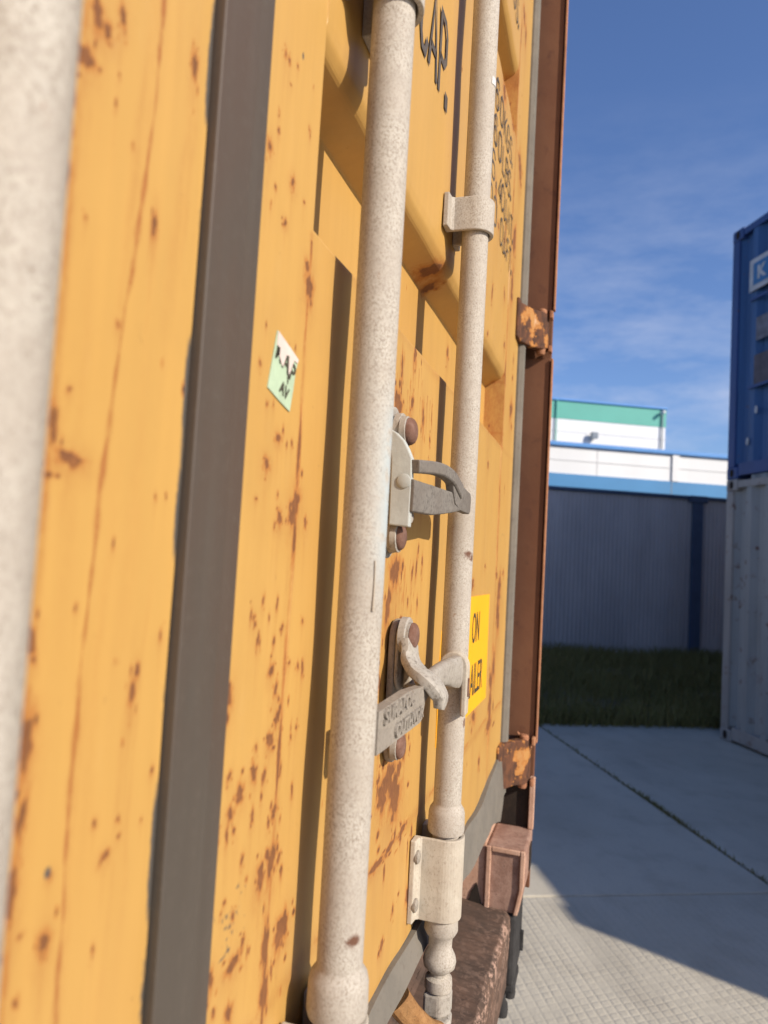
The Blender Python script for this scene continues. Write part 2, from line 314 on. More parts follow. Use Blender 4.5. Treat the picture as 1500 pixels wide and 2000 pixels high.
# ------------------------------------------------------------------ plain yard containers
def corr(x0, x1, pitch, depth):
    pts = []; n = max(1, round((x1-x0)/pitch)); p = (x1-x0)/n
    for i in range(n):
        x = x0+i*p; pts += [(x, 0), (x+.26*p, 0), (x+.5*p, depth), (x+.76*p, depth)]
    return pts+[(x1, 0)]
def container(a0, b0, z0, Lc, Hc, mp_, mf, label, group='containers stacked in rows in the yard', Wc=2.44):
    """a0,b0: corner nearest the origin; local x along the row, face at local y = 0 (towards the yellow container)"""
    t = yard('shipping_container', a0+Lc/2, b0+Wc/2, z0); tag(t, label, 'container', group)
    x0, x1, y0, y1 = -Lc/2, Lc/2, -Wc/2, Wc/2
    def wall(side):
        M = MB()
        if side in 'fb':
            sg = 1 if side == 'f' else -1; yy = (y1-.012) if side == 'f' else (y0+.012); P = [(x, yy-sg*d) for x, d in corr(x0+.10, x1-.10, .275, .045)]
        else:
            sg = 1 if side == 'r' else -1; xx = (x1-.012) if side == 'r' else (x0+.012); P = [(xx-sg*d, y) for y, d in corr(y0+.10, y1-.10, .25, .036)]
        n = len(P); M.add([(x, y, .15) for x, y in P]+[(x, y, Hc-.06) for x, y in P], [(i, i+1, n+i+1, n+i) for i in range(n-1)])
        return M.build('side_panel' if side in 'fb' else 'end_panel', mp_, t, local=True)
    for s in 'fblr': wall(s)
    MB().box(x0+.06, x1-.06, y0+.06, y1-.06, Hc-.05, Hc-.02).build('roof', mp_, t, local=True)
    MB().box(x0+.06, x1-.06, y0+.06, y1-.06, .10, .14).build('base', mf, t, local=True)
    for sx_ in (-1, 1):
        for sy in (-1, 1):
            cx, cy = sx_*(Lc/2-.055), sy*(Wc/2-.055)
            MB().box(cx-.055, cx+.055, cy-.055, cy+.055, .118, Hc-.118).build('corner_post', mf, t, local=True, bevel=.008)
            for zz in (0, Hc-.118):
                ex, ey = sx_*(Lc/2-.082), sy*(Wc/2-.077)
                M = MB().box(ex-.085, ex+.085, ey-.08, ey+.08, zz, zz+.118)
                q = M.build('corner_casting', mf, t, local=True, bevel=.01)
                MB().prism([(ex+.030*math.cos(k*.5236), zz+.06+.042*math.sin(k*.5236)) for k in range(12)], ey+sy*.0805, ey+sy*.083, 'y').build('lock_hole', HOLE, q, local=True)
    for sy in (-1, 1):
        for zz, hh in ((.03, .12), (Hc-.09, .07)):
            cy = sy*(Wc/2-.04); MB().box(x0+.17, x1-.17, cy-.035, cy+.035, zz, zz+hh).build('bottom_rail' if zz < 1 else 'top_rail', mf, t, local=True)
    return t
def m_cont(name, col, rust, sc=1.0):
    a = NT(name); p = a.pos(); n = a.noise(a.map(p, (3, 3, .5)), 1.5, 6, .65); n2 = a.noise(p, 9, 6, .7); n3 = a.noise(p, 2, 3)
    c = a.mix(a.rng(n, .3, .7), tuple(x*.85 for x in col), tuple(min(1, x*1.1) for x in col)); low = a.n('ShaderNodeSeparateXYZ'); a.l(p, low.inputs[0])
    k = a.math('ADD', a.rng(n2, .50, .72), a.math('MULTIPLY', a.rng(low.outputs[2], .9, .0), .30)); k = a.math('MULTIPLY', a.rng(k, .65-.3*rust, 1.15-.3*rust), a.rng(n3, .35, .6))
    c = a.mix(k, c, (.12, .05, .03)); c = a.mix(a.math('MULTIPLY', a.rng(n, .6, .8), .3), c, tuple(x*.5 for x in col)); a.bump(n2, .2, .004)
    return a.done(c, .5, 0, .4)
GRYC = m_cont('grey_container_paint', (.28, .285, .275), 1.25); GRYF = m_cont('grey_frame_paint', (.30, .28, .26), 1.0)
BLUC = m_cont('blue_container_paint', (.030, .098, .25), .1); BLUF = m_cont('blue_frame_paint', (.022, .06, .20), .15)
RDC = m_cont('brown_container_paint', (.20, .06, .04), .4)
low = container(-.12, 4.446, 0, 6.67, 2.59, GRYC, GRYF, 'rusty grey corrugated container standing on the pavement under the blue one')
upc = container(.49, 4.446, 2.592, 6.06, 2.585, BLUC, BLUF, 'dark blue corrugated container with white framed sign, stacked on the grey one')
# white framed sign with a K, dull patches left by old markings (local x = a - (.49+3.03), face y = 1.22)
fy = 1.2205; lx = lambda a: a-3.52; lz = lambda z: z-2.592
WHT = m_plain('faded_white_sign_paint', (.50, .50, .50), .5, .12, 12); SGB = m_plain('sign_blue', (.03, .16, .36), .5, .1, 12); PAT = m_plain('dull_patch', (.16, .16, .19), .7, .25, 14); PATB = m_plain('brown_patch', (.10, .085, .10), .7, .25, 14)
sg = MB().box(lx(5.15), lx(6.256), fy, fy+.012, lz(4.435), lz(4.755)).build('sign', WHT, upc, local=True)
MB().box(lx(5.20), lx(6.195), fy+.0125, fy+.016, lz(4.485), lz(4.705)).build('sign_field', SGB, sg, local=True)
RBK = Matrix(((-1, 0, 0, 0), (0, 0, 1, 0), (0, 1, 0, 0), (0, 0, 0, 1)))
MB().text('K', .175, (lx(6.135), fy+.018, lz(4.535)), RBK, .001, 1.0, offset=.008).build('sign_letter', WHT, sg, local=True)
MB().box(lx(5.86), lx(6.15), fy, fy+.004, lz(3.92), lz(4.15)).build('faded_patch', PAT, upc, local=True)
MB().box(lx(5.82), lx(6.17), fy, fy+.004, lz(3.48), lz(3.78)).build('faded_patch', PATB, upc, local=True)
for a_, z_ in ((6.125, 3.236), (6.242, 2.944)): MB().prism([(lx(a_)+.02*math.cos(k), lz(z_)+.04*math.sin(k)) for k in np.linspace(0, 6, 9)], fy, fy+.004, 'y').build('scratch', WHT, upc, local=True)
for z_ in (4.34, 3.46): MB().box(lx(.8), lx(6.25), fy-.004, fy+.008, lz(z_), lz(z_)+.03).build('strap_rail', BLUF, upc, local=True)
# two unseen rows behind the first stack, added to shade the grass and fence
for i, (b_, zz, m_, f_) in enumerate(((7.40, 0, RDC, RDC), (7.40, 2.90, GRYC, GRYF), (9.95, 0, BLUC, BLUF), (9.95, 2.90, RDC, RDC))):
    container(10.85-12.19, b_, zz, 12.19, 2.896, m_, f_, ['brown long container on the ground in the row behind the blue and grey stack', 'grey long container on top of a brown one behind the first stack', 'blue long container on the ground in the farthest row of stacks', 'brown long container on top of a blue one in the farthest row'][i])

# ------------------------------------------------------------------ grey profiled fence
FGR = m_plain('grey_fence_sheet', (.47, .44, .43), .55, .10, 2, sz=(1, 1, .3)); FBL = m_plain('blue_fence_trim', (.06, .095, .16), .5, .1, 4)
fe = yard('fence', 12.77, 3.0); tag(fe, 'tall grey profiled metal fence in shade behind the grass, blue strip post', 'fence')
P = [(d, y) for y, d in corr(-30, 46, .085, .010)]; n = len(P)
MB().add([(x, y, 0) for x, y in P]+[(x, y, 3.05) for x, y in P], [(i, i+1, n+i+1, n+i) for i in range(n-1)]).build('sheet_panel', FGR, fe, local=True)
MB().box(-.03, .06, -30, 46, 3.05, 3.12).build('top_rail', FBL, fe, local=True, bevel=.01)
for b_ in (8.06, 13.0, 3.1, -1.9, -6.9, -11.9, -16.9, -21.9): MB().box(-.035, .06, -(b_-3)-.11, -(b_-3)+.11, 0, 3.045).build('post', FBL, fe, local=True, bevel=.01)
MB().box(-.05, .075, -5.06-.19, -5.06+.19, 2.99, 3.125).build('post_cap', FBL, fe, local=True, bevel=.01)

# ------------------------------------------------------------------ warehouses behind the fence
WWH = m_plain('white_wall_panel', (.64, .64, .63), .6, .04, .6, sz=(1, 1, .2)); WBL = m_plain('blue_wall_panel', (.045, .195, .39), .5, .05, .6); WCP = m_plain('blue_roof_trim', (.07, .23, .52), .45, .05, 1)
WGR = m_plain('turquoise_wall_panel', (.080, .335, .265), .55, .04, .6); WGY = m_plain('grey_plinth_panel', (.42, .43, .44), .6, .05, 1); DKG = m_plain('dark_grey_trim', (.16, .19, .22), .5, .1, 5)
PJT = m_plain('panel_joint_grey', (.40, .40, .40), .6, .05, 3)
wh = yard('warehouse', 19.8, 8.0); tag(wh, 'low white warehouse with wide blue band and blue roof edge behind the fence', 'building')
y_ = lambda b: -(b-8.0)
MB().box(0, 9, -18, 40, 0, 3.86).build('wall', WGY, wh, local=True)
MB().box(-.03, 0-.0005, -18, 40, 3.50, 4.325).build('blue_band', WBL, wh, local=True)
MB().box(0, 9, -18, 40, 3.862, 5.14).build('upper_wall', WWH, wh, local=True)
MB().box(-.09, 9.1, -18.1, 40.1, 5.142, 5.27).build('roof_edge', WCP, wh, local=True, bevel=.02)
for b_ in (11.71, 5.7, 17.7, -.3): MB().box(-.055, -.0005, y_(b_)-.11, y_(b_)+.11, 4.327, 5.14).build('joint_strip', WWH, wh, local=True)
for b_ in (11.60, 5.6, 17.6): MB().box(-.036, -.0305, y_(b_)-.012, y_(b_)+.012, 3.50, 4.32).build('seam', DKG, wh, local=True)
w2 = yard('warehouse', 32, 10); tag(w2, 'taller white warehouse with turquoise upper band, far behind the low one', 'building')
y2 = lambda b: -(b-10)
MB().box(0, 18, y2(18.35), 22, 0, 8.62).build('wall', WWH, w2, local=True)
MB().box(-.02, 18.02, y2(18.37), 22, 8.622, 9.50).build('turquoise_band', WGR, w2, local=True)
MB().box(-.10, 18.1, y2(18.40), 22, 9.502, 9.60).build('roof_edge', WCP, w2, local=True, bevel=.02)
for b_ in (12.67, 18.13): MB().lathe([(.035, 0), (.035, 9.3)], (-.09, y2(b_), .2), n=10).build('downpipe', DKG if b_ > 15 else WGR, w2, local=True)
fl = MB().box(-.35, -.16, y2(14.72), y2(14.40), 7.74, 8.04).build('floodlight', DKG, w2, local=True, bevel=.02); MB().box(-.16, .0, y2(14.60), y2(14.54), 7.70, 7.76).box(-.5, -.16, y2(14.40), y2(14.30), 7.66, 7.72).build('bracket', DKG, fl, local=True)
ca = MB().lathe([(.05, 0), (.08, .04), (.08, .26), (.05, .28)], (-.42, y2(18.05), 9.30), 'x', 14).build('security_camera', WWH, w2, local=True, smooth=True); MB().box(-.16, 0, y2(18.08), y2(18.02), 9.26, 9.33).build('bracket', WWH, ca, local=True)
for z_ in (6.6, 8.0): MB().box(-.012, -.0005, y2(18.35), 22, z_, z_+.02).build('panel_joint', PJT, w2, local=True)
for b_ in (3.2, 6.2, 9.2, 14.2): MB().box(-.008, -.0005, y_(b_)-.008, y_(b_)+.008, 4.327, 5.14).build('panel_joint', PJT, wh, local=True)
MB().box(-.012, -.0005, -18, 40, 4.72, 4.735).build('panel_joint', PJT, wh, local=True)

# ================================================================== the yellow container
YS, YB, RB = .1884, .1567, .0152; SEAM0, SEAM1 = .2787, .3319; YF = .1252; ZB = -.80
Z = lambda z: z+H0
ct = empty('shipping_container', (.3053, YF, Z(ZB))); tag(ct, 'yellow shipping container seen close along its rust-spotted door end', 'container')
XL, XR = .3053-1.219, 1.5243
PITCH = .583
def depth(z):
    return np.interp(z, ZT, DT)
def _table():
    pts = []
    for k in range(-0, 3):
        o = k*PITCH; pts += [(o+.207, 0), (o+.238, .036), (o+.319, .036), (o+.3325, .007), (o+.342, .0012), (o+.352, 0)]
    zt = np.arange(-.5, 1.75, .0005); d = np.interp(zt, [p[0] for p in pts], [p[1] for p in pts])
    def sm(d, n): k = np.hanning(n+2)[1:-1]; return np.convolve(np.pad(d, n, 'edge'), k/k.sum(), 'same')[n:-n]
    soft = sm(d, 20); firm = sm(d, 9); w = sm((((zt % PITCH) > .3235) & ((zt % PITCH) < .40)).astype(float), 9); return zt, soft*w+firm*(1-w)
ZT, DT = _table()
SPOTS = [(0.3412,0.2252,0.0026,0.0047),(0.3526,0.2876,0.0022,0.0031),(0.3575,0.2871,0.0016,0.0023),(0.3724,0.2211,0.0027,0.003),(0.3659,0.1925,0.002,0.0018),(0.3748,0.0652,0.0027,0.0027),(0.362,0.048,0.0038,0.0035),(0.4051,0.1689,0.0047,0.0096),(0.4001,0.1803,0.003,0.0047),(0.4035,0.0278,0.0053,0.008),(0.3995,0.0195,0.0033,0.0064),(0.383,0.0184,0.0031,0.004),(0.4209,0.0175,0.0024,0.0033),(0.3344,-0.0792,0.0038,0.0074),(0.3316,-0.0978,0.0024,0.0041),(0.386,-0.0737,0.0028,0.004),(0.3932,-0.0855,0.0028,0.0047),(0.3979,-0.1033,0.0025,0.0048),(0.39,-0.1153,0.0031,0.0038),(0.3725,-0.1156,0.0016,0.0018),(0.3565,-0.1374,0.0048,0.0043),(0.3475,-0.1449,0.0034,0.0037),(0.3714,-0.1298,0.0029,0.0042),(0.3848,-0.135,0.002,0.0037),(0.3527,-0.1554,0.0017,0.0023),(0.3348,-0.1526,0.0024,0.0038),(0.4021,-0.1614,0.0044,0.0048),(0.4036,-0.191,0.0048,0.0097),(0.3894,-0.195,0.0045,0.0063),(0.3966,-0.1853,0.0029,0.0038),(0.402,-0.2418,0.0033,0.0146),(0.4047,-0.2703,0.004,0.0114),(0.3618,-0.2305,0.0066,0.0041),(0.3379,-0.2258,0.0029,0.0047),(0.3597,-0.2559,0.0036,0.0059),(0.4218,-0.243,0.0063,0.0068),(0.429,-0.241,0.0049,0.0069),(0.6153,0.1386,0.0089,0.0115),(0.6634,0.1518,0.0037,0.0069),(0.708,0.1454,0.0052,0.0131),(0.6217,0.1765,0.0033,0.0093),(0.64,-0.0157,0.012,0.017),(0.6287,-0.018,0.0083,0.0119),(0.6978,-0.0171,0.003,0.0089),(0.6487,-0.211,0.0225,0.0125),(0.673,-0.2326,0.0222,0.0182),(0.6305,-0.2243,0.0115,0.0122),(0.6882,-0.3489,0.0038,0.0043),(0.7425,-0.3587,0.0055,0.0098),(0.6584,-0.3673,0.0035,0.0051),(0.6868,-0.2118,0.0058,0.0079),(0.6698,0.063,0.0038,0.0075),(0.6651,0.2014,0.0038,0.0059),(0.621,-0.0461,0.0065,0.0142),(0.6258,-0.2819,0.0161,0.0039),(0.6651,-0.2807,0.0162,0.0041),(0.7093,-0.2793,0.0162,0.0044),(0.7033,-0.2009,0.005,0.0065),(1.3422,1.042,0.0108,0.0163),(1.3081,1.058,0.0103,0.0119),(1.3485,0.772,0.0144,0.0215),(1.3163,0.612,0.0137,0.026),(1.3104,0.5194,0.0135,0.0263),(1.3446,0.7823,0.0215,0.006),(1.1237,0.2681,0.015,0.0237),(1.3196,-0.1011,0.0166,0.029),(1.2974,-0.1926,0.0128,0.0386),(1.2765,-0.2624,0.0124,0.0288),(1.2684,-0.2158,0.0123,0.0189),(0.7665,0.3298,0.0172,0.0071),(0.8018,0.3225,0.0133,0.0057),(1.1085,-0.2466,0.0165,0.0109),(1.2741,-0.2935,0.0246,0.0077),(1.119,0.7764,0.0152,0.0094),(1.2363,0.7916,0.0153,0.0071),(1.3734,0.2964,0.0146,0.019),(1.3243,-0.0537,0.0168,0.0193)]
SPOTS2 = [(0.2037,0.1957,0.0033,0.0055),(0.1992,0.1755,0.0037,0.0045),(0.2096,0.1932,0.0027,0.0028),(0.2081,0.0284,0.0051,0.0028),(0.1991,0.0389,0.0019,0.0054),(0.2151,-0.1466,0.0023,0.0047),(0.2456,-0.1276,0.0022,0.0017),(0.255,-0.0638,0.0017,0.0065),(0.2172,0.2052,0.002,0.0039),(0.1988,-0.0718,0.0035,0.008),(0.1994,-0.0979,0.0023,0.0071),(0.1977,-0.1228,0.0023,0.0071),(0.1972,-0.0366,0.0023,0.0053),(0.195,0.1552,0.0017,0.0053),(0.1955,0.1289,0.0014,0.0053),(0.2574,-0.0556,0.0014,0.0033),(0.2036,-0.1614,0.0012,0.0018),(0.2456,0.1339,0.0013,0.0053),(0.266,0.2187,0.0019,0.0068)]
def wob(z, s, amp): return amp*(np.sin(z*31*s+s)+.6*np.sin(z*77*s+2*s)+.4*np.sin(z*173+s))
def marks(X, Zr, left):
    """rust, faded tint and black scuffs of a door skin, laid out in door metres"""
    rust = np.zeros_like(X); tint = np.zeros_like(X); scuff = np.zeros_like(X)
    extra = []
    if not left:
        for _ in range(46): extra.append((rng.uniform(.342, .43), rng.uniform(-.30, -.02), rng.uniform(.0008, .0022), rng.uniform(.0012, .0036)))
        for _ in range(26): extra.append((rng.uniform(.345, .40), rng.uniform(.0, .33), rng.uniform(.0006, .0014), rng.uniform(.0008, .0022)))
        for _ in range(70): extra.append((rng.uniform(.56, .75), rng.uniform(-.38, .19), rng.uniform(.0012, .0034), rng.uniform(.002, .008)))
        for _ in range(40): extra.append((rng.uniform(.95, 1.40), rng.uniform(-.38, .9), rng.uniform(.002, .008), rng.uniform(.003, .010)))
    else:
        for _ in range(22): extra.append((rng.uniform(.196, .275), rng.uniform(-.19, .24), rng.uniform(.0005, .0012), rng.uniform(.0006, .0018)))
    for x, z, wx, wz in (SPOTS2 if left else SPOTS)+extra:
        s = .75+.5*rng.random(); dx = (X-x)/(wx*1.15); dz = (Zr-z)/(wz*1.15); near = (abs(dx) < 6) & (abs(dz) < 14)
        if not near.any(): continue
        th = np.arctan2(dz, dx); p1, p2, p3 = rng.uniform(0, 6.28, 3); k = 1+.24*np.sin(2*th+p1)+.15*np.sin(5*th+p2)+.07*np.sin(9*th+p3); tint = np.maximum(tint, .55*s*np.exp(-(dx/2.0)**2-((dz+.6)/2.3)**2))
        rust = np.maximum(rust, s*np.exp(-(dx**2+dz**2)/k**2))
        for _ in range(5):
            jx, jz, js = rng.normal(0, 1.0), rng.normal(-.3, 1.1), rng.uniform(.15, .4); rust = np.maximum(rust, .8*s*np.exp(-((dx-jx)**2+(dz-jz)**2)/js**2))
        run = np.where(dz < 0, np.exp(-(dx/.75)**2)*np.exp(dz/5.5), np.exp(-(dx**2+dz**2))); tint = np.maximum(tint, .55*run)
    if left:
        sx_ = np.interp(Zr, [-.19, -.12, -.05, .01, .05, .10, .155, .175, .2, .3], [.2245, .2227, .2235, .2252, .2282, .233, .238, .2392, .2412, .2418])+wob(Zr, 1.3, .0005)
        w = .0012+.0005*np.sin(Zr*60)+.0003*np.sin(Zr*310); line = np.exp(-((X-sx_)/w)**2)*np.clip(.85+.4*np.sin(Zr*95)*np.sin(Zr*41), .6, 1); tint = np.maximum(tint, 1.5*line)
        rust = np.maximum(rust, .50*np.exp(-((X-sx_)/(.6*w))**2)*np.clip(np.sin(Zr*47+1)*1.2, 0, 1))
        for x0, k, am, wd in ((.2283, .02, .45, .002), (.2335, .02, .28, .004), (.2625, .03, .40, .0016), (.2560, .04, .38, .0028), (.246, .03, .22, .005), (.2105, .02, .25, .003)):
            tint = np.maximum(tint, .62*am*np.exp(-((X-(x0+k*Zr+wob(Zr, 1.1+k, .0009)))/(wd*(1.1+.5*np.sin(Zr*37+x0*700))))**2)*np.clip(.45+.6*np.sin(Zr*23+x0*900), 0, 1))
        tint = np.maximum(tint, .55*np.exp(-((X-.1985)/.0022)**2)); rust = np.maximum(rust, .40*np.exp(-((X-.1982)/.0011)**2)*np.clip(.5+.7*np.sin(Zr*70), 0, 1))
        scuff = np.maximum(scuff, 1.2*np.exp(-((X-.2141)/.0018)**2-((Zr+.1219)/.0020)**2))
        scuff = np.maximum(scuff, 1.25*np.exp(-((X-SEAM0)/.0030)**2)*np.clip(.45+.5*np.sin(Zr*33)+.35*np.sin(Zr*88+1), 0, 1))
        rust = np.maximum(rust, .55*np.exp(-((Zr+.278)/.008)**2))
    else:
        wl = .4045+wob(Zr, .9, .0004)-.004*np.clip(-Zr, 0, .3)
        am = np.clip(.52+.30*np.sin(Zr*38)+.24*np.sin(Zr*91+1), .12, .95)*(Zr < .20)
        rust = np.maximum(rust, am*np.exp(-((X-wl)/(.0015+.0013*np.sin(Zr*53+2)**2))**2)); tint = np.maximum(tint, .55*np.exp(-((X-wl)/.0030)**2)*(Zr < .205))
        wr = 1.279+wob(Zr, .8, .002); rust = np.maximum(rust, np.clip(.30+.3*np.sin(Zr*21)+.2*np.sin(Zr*57+1), 0, .7)*np.exp(-((X-wr)/.006)**2))
        tint = np.maximum(tint, .42*np.exp(-((X-wr)/.012)**2))
        for o in (0, PITCH, 2*PITCH):        # weld toes at the ends of the recesses
            for z_ in (.232, .326, .207): rust = np.maximum(rust, .40*np.exp(-((Zr-o-z_)/.004)**2-((X-1.276)/.02)**2))
            rust = np.maximum(rust, .5*np.exp(-((X-1.279)/.004)**2)*((Zr-o > .2) & (Zr-o < .36)))
        rust = np.maximum(rust, .38*np.exp(-((Zr+.279+.002*np.sin(X*40))/.0030)**2)*np.clip(.5+.7*np.sin(X*37+1), 0, 1)); tint = np.maximum(tint, .45*np.exp(-((Zr+.281)/.008)**2))
        for zz, xx in ((.12, .66), (-.08, .67)): # rusty runs round the two handle catches
            for i in range(16):
                x = xx+rng.normal(0, .028); z0 = zz+rng.uniform(-.02, .08); ln = rng.uniform(.02, .07); wd = rng.uniform(.0012, .003)
                tint = np.maximum(tint, .5*np.exp(-((X-x)/wd)**2)*np.clip(1-(z0-Zr)/ln, 0, 1)*(Zr < z0)); rust = np.maximum(rust, .45*np.exp(-((X-x)/wd)**2-((Zr-z0)/.008)**2))
        for i in range(26):     # long thin runs from the top bend of the middle crest
            x = rng.uniform(.59, .745); z0 = rng.uniform(.13, .203); ln = rng.uniform(.02, .10); wd = rng.uniform(.0008, .0024); xx_ = x+(z0-Zr)*rng.normal(0, .06)
            tint = np.maximum(tint, rng.uniform(.35, .8)*np.exp(-((X-xx_)/wd)**2)*np.clip(1-(z0-Zr)/ln, 0, 1)*(Zr < z0)); rust = np.maximum(rust, rng.uniform(.2, .5)*np.exp(-((X-xx_)/(wd*.8))**2)*np.clip(1-(z0-Zr)/ln*1.5, 0, 1)*(Zr < z0))
        tint = np.maximum(tint, .62*((X > 1.2735) & (X < 1.2752))); tint = np.maximum(tint, .28*np.exp(-((Zr-.204)/.006)**2)*(X > .45))
        for i in range(22):
            x = .65+rng.normal(0, .03); z0 = -.19+rng.uniform(-.02, .03); ln = rng.uniform(.03, .08); wd = rng.uniform(.0015, .004)
            rust = np.maximum(rust, .55*np.exp(-((X-x)/wd)**2)*np.clip(1-(z0-Zr)/ln, 0, 1)*(Zr < z0)); tint = np.maximum(tint, .6*np.exp(-((X-x)/(wd*2))**2)*np.clip(1-(z0-Zr)/ln, 0, 1)*(Zr < z0))
        scuff = np.maximum(scuff, 1.1*np.exp(-((X-.3751)/.0014)**2-((Zr-.3023)/.0027)**2))
        scuff = np.maximum(scuff, np.exp(-((X-SEAM1)/.0016)**2)*np.clip(.2+.6*np.sin(Zr*29)+.3*np.sin(Zr*101), 0, 1)*.8)
        for i in range(26):     # black scratches low on the stile
            x, z = .352+rng.normal(0, .009), -.203+rng.normal(0, .010); an_ = rng.uniform(-1.2, .6); l_ = rng.uniform(.002, .007)
            q = (X-x)*math.cos(an_)+(Zr-z)*math.sin(an_); p_ = -(X-x)*math.sin(an_)+(Zr-z)*math.cos(an_); scuff = np.maximum(scuff, .75*np.exp(-(q/l_)**2-(p_/.0006)**2))
        for cx, cz, rr_ in ((1.345, .005, .045), (1.35, -.12, .05)):   # faint chalk curls
            q = np.hypot((X-cx)/1.0, (Zr-cz)); scuff = np.maximum(scuff, .42*np.exp(-((q-rr_)/.0035)**2)*(Zr > cz))
    return rust, tint, scuff
def door_skin(x0, x1, xa, xb, fine, zf, left, parent):
    def axis(lo, hi, f0, f1, s, big): 
        p = list(np.arange(lo, f0, big))+list(np.arange(f0, f1, s))+list(np.arange(f1, hi, big))+[hi]; return p
    if left: xs = axis(x0, x1, fine[0], fine[1], .0006, .03); zs = np.array(axis(-.405, 1.72, zf[0], zf[1], .0018, .01))
    else:
        xs = list(np.arange(x0, .445, .0009))+list(np.arange(.445, .75, .0018))+list(np.arange(.75, 1.40, .004))+[1.41, 1.42, x1]
        zs = np.array(list(np.arange(-.405, .36, .0017))+list(np.arange(.36, 1.02, .0026))+list(np.arange(1.02, 1.72, .01))+[1.72])
    xs = sorted(set([round(x, 5) for x in xs]+[xa, round(xa+.0006, 5), xb, round(xb-.0006, 5)])); xs = np.array(xs)
    X, Zr = np.meshgrid(xs, zs, indexing='ij'); ins = (X > xa+1e-6) & (X < xb-1e-6)
    Y = YS+np.where(ins, depth(Zr), 0)
    dent = .0011*np.sin(X*13+Zr*7)*np.sin(Zr*9+X*3)+.0005*np.sin(X*61)*np.sin(Zr*37+1); Y = Y+np.where(ins, dent, dent*.3)
    nx, nz = X.shape; M = MB(); M.v = [tuple(q) for q in np.stack([X, Y, Zr+H0], -1).reshape(-1, 3)]
    I = np.arange(nx*nz).reshape(nx, nz); M.f = np.stack([I[:-1, :-1], I[1:, :-1], I[1:, 1:], I[:-1, 1:]], -1).reshape(-1, 4).tolist()
    off = ct.location; me = D.meshes.new('door_panel'); me.from_pydata([(v[0]-off.x, v[1]-off.y, v[2]-off.z) for v in M.v], [], M.f); me.materials.append(YEL)
    o = D.objects.new('door', me); COL.objects.link(o); o.parent = parent
    for nm, val in zip(('rust', 'tint', 'scuff'), marks(X, Zr, left)): vattr(o, nm, val.reshape(-1))
    # the leaf's own thickness
    return o
dr = door_skin(SEAM1-.004, 1.435, .4058, 1.275, (.33, 1.40), (-.405, 1.02), False, ct); dr['label'] = 'rust spotted yellow door leaf with black lettering'
dl = door_skin(-.83, SEAM0, -.70, .2047-.02, (.165, SEAM0), (-.40, .45), True, ct); dl['label'] = 'yellow door leaf with long rust runs'
for p_, (xa, xb) in ((dr, (SEAM1-.003, 1.435)), (dl, (-.83, SEAM0))):
    MB().box(xa, xb, YS+.036, YS+.06, Z(-.405), Z(1.72)).build('door_back', YEL, p_)
MB().box(1.4352, 1.4362, YS+.0003, YS+.05, Z(-.405), Z(1.72)).build('door_edge', YEL, dr)
# rubber seals
prof = [(SEAM0+.0016, YS+.02), (SEAM0+.0017, YS-.0044), (SEAM0+.0024, YS-.0052), (.2955, YS-.0056), (.3115, YS-.0060), (.3140, YS-.0036), (.3285, YS-.0034), (SEAM1-.0012, YS-.0034), (SEAM1, YS-.0015), (SEAM1+.0004, YS+.02)]
gs = MB().prism(prof, Z(-.46), Z(1.74)).build('gasket', RUB, dr, bevel=.0005)
MB().prism([(1.4364, YS+.03), (1.4364, YS-.004), (1.441, YS-.012), (1.452, YS-.014), (1.468, YS-.009), (1.474, YS+.004), (1.474, YS+.03)], Z(-.37), Z(1.74)).build('gasket', RUBG, dr, bevel=.001)
def bottom_seal(x0, x1, par):   # wavy, slightly torn strip along the foot of a leaf
    n = 90; v = []; f = []
    for i in range(n+1):
        x = x0+(x1-x0)*i/n; t = i/n; zt = -.405+.002*math.sin(x*31)+(.0 if x < 1.2 else (x-1.2)*.12); k = min(1, max(0, (x-.88)/.18)); zb = -.431-k*.034-.002*math.sin(x*47); y = YS-.008-.0015*math.sin(x*17)
        for yy, zz in ((YS+.02, zt), (y+.002, zt+.001), (y, zt-.006), (y-.003, (zt+zb)/2), (y-.006, zb), (YS+.02, zb+.003)): v.append((x, yy, Z(zz)))
    for i in range(n):
        for k in range(6): f.append((i*6+k, i*6+(k+1) % 6, (i+1)*6+(k+1) % 6, (i+1)*6+k))
    f += [(0, 1, 2, 3, 4, 5), tuple(n*6+k for k in (5, 4, 3, 2, 1, 0))]
    return MB().add(v, f).build('gasket', RUBG, par, smooth=True)
bottom_seal(SEAM1+.002, 1.455, dr); bottom_seal(-.83, SEAM0-.002, dl)
# torn corner of the seal by the lower hinge
v = [(1.40, YS-.006, -.41), (1.452, YS-.014, -.395), (1.450, YS-.012, -.44), (1.440, YS-.011, -.485), (1.42, YS-.010, -.512), (1.40, YS-.010, -.505), (1.33, YS-.010, -.485), (1.25, YS-.010, -.47), (1.25, YS-.010, -.42)]
M = MB(); M.add([(a, b, Z(c)) for a, b, c in v]+[(a, b+.01, Z(c)) for a, b, c in v], [tuple(range(9)), tuple(range(17, 8, -1))]+[(i, (i+1) % 9, 9+(i+1) % 9, 9+i) for i in range(9)]); M.build('torn_gasket', RUBG, dr, bevel=.002)
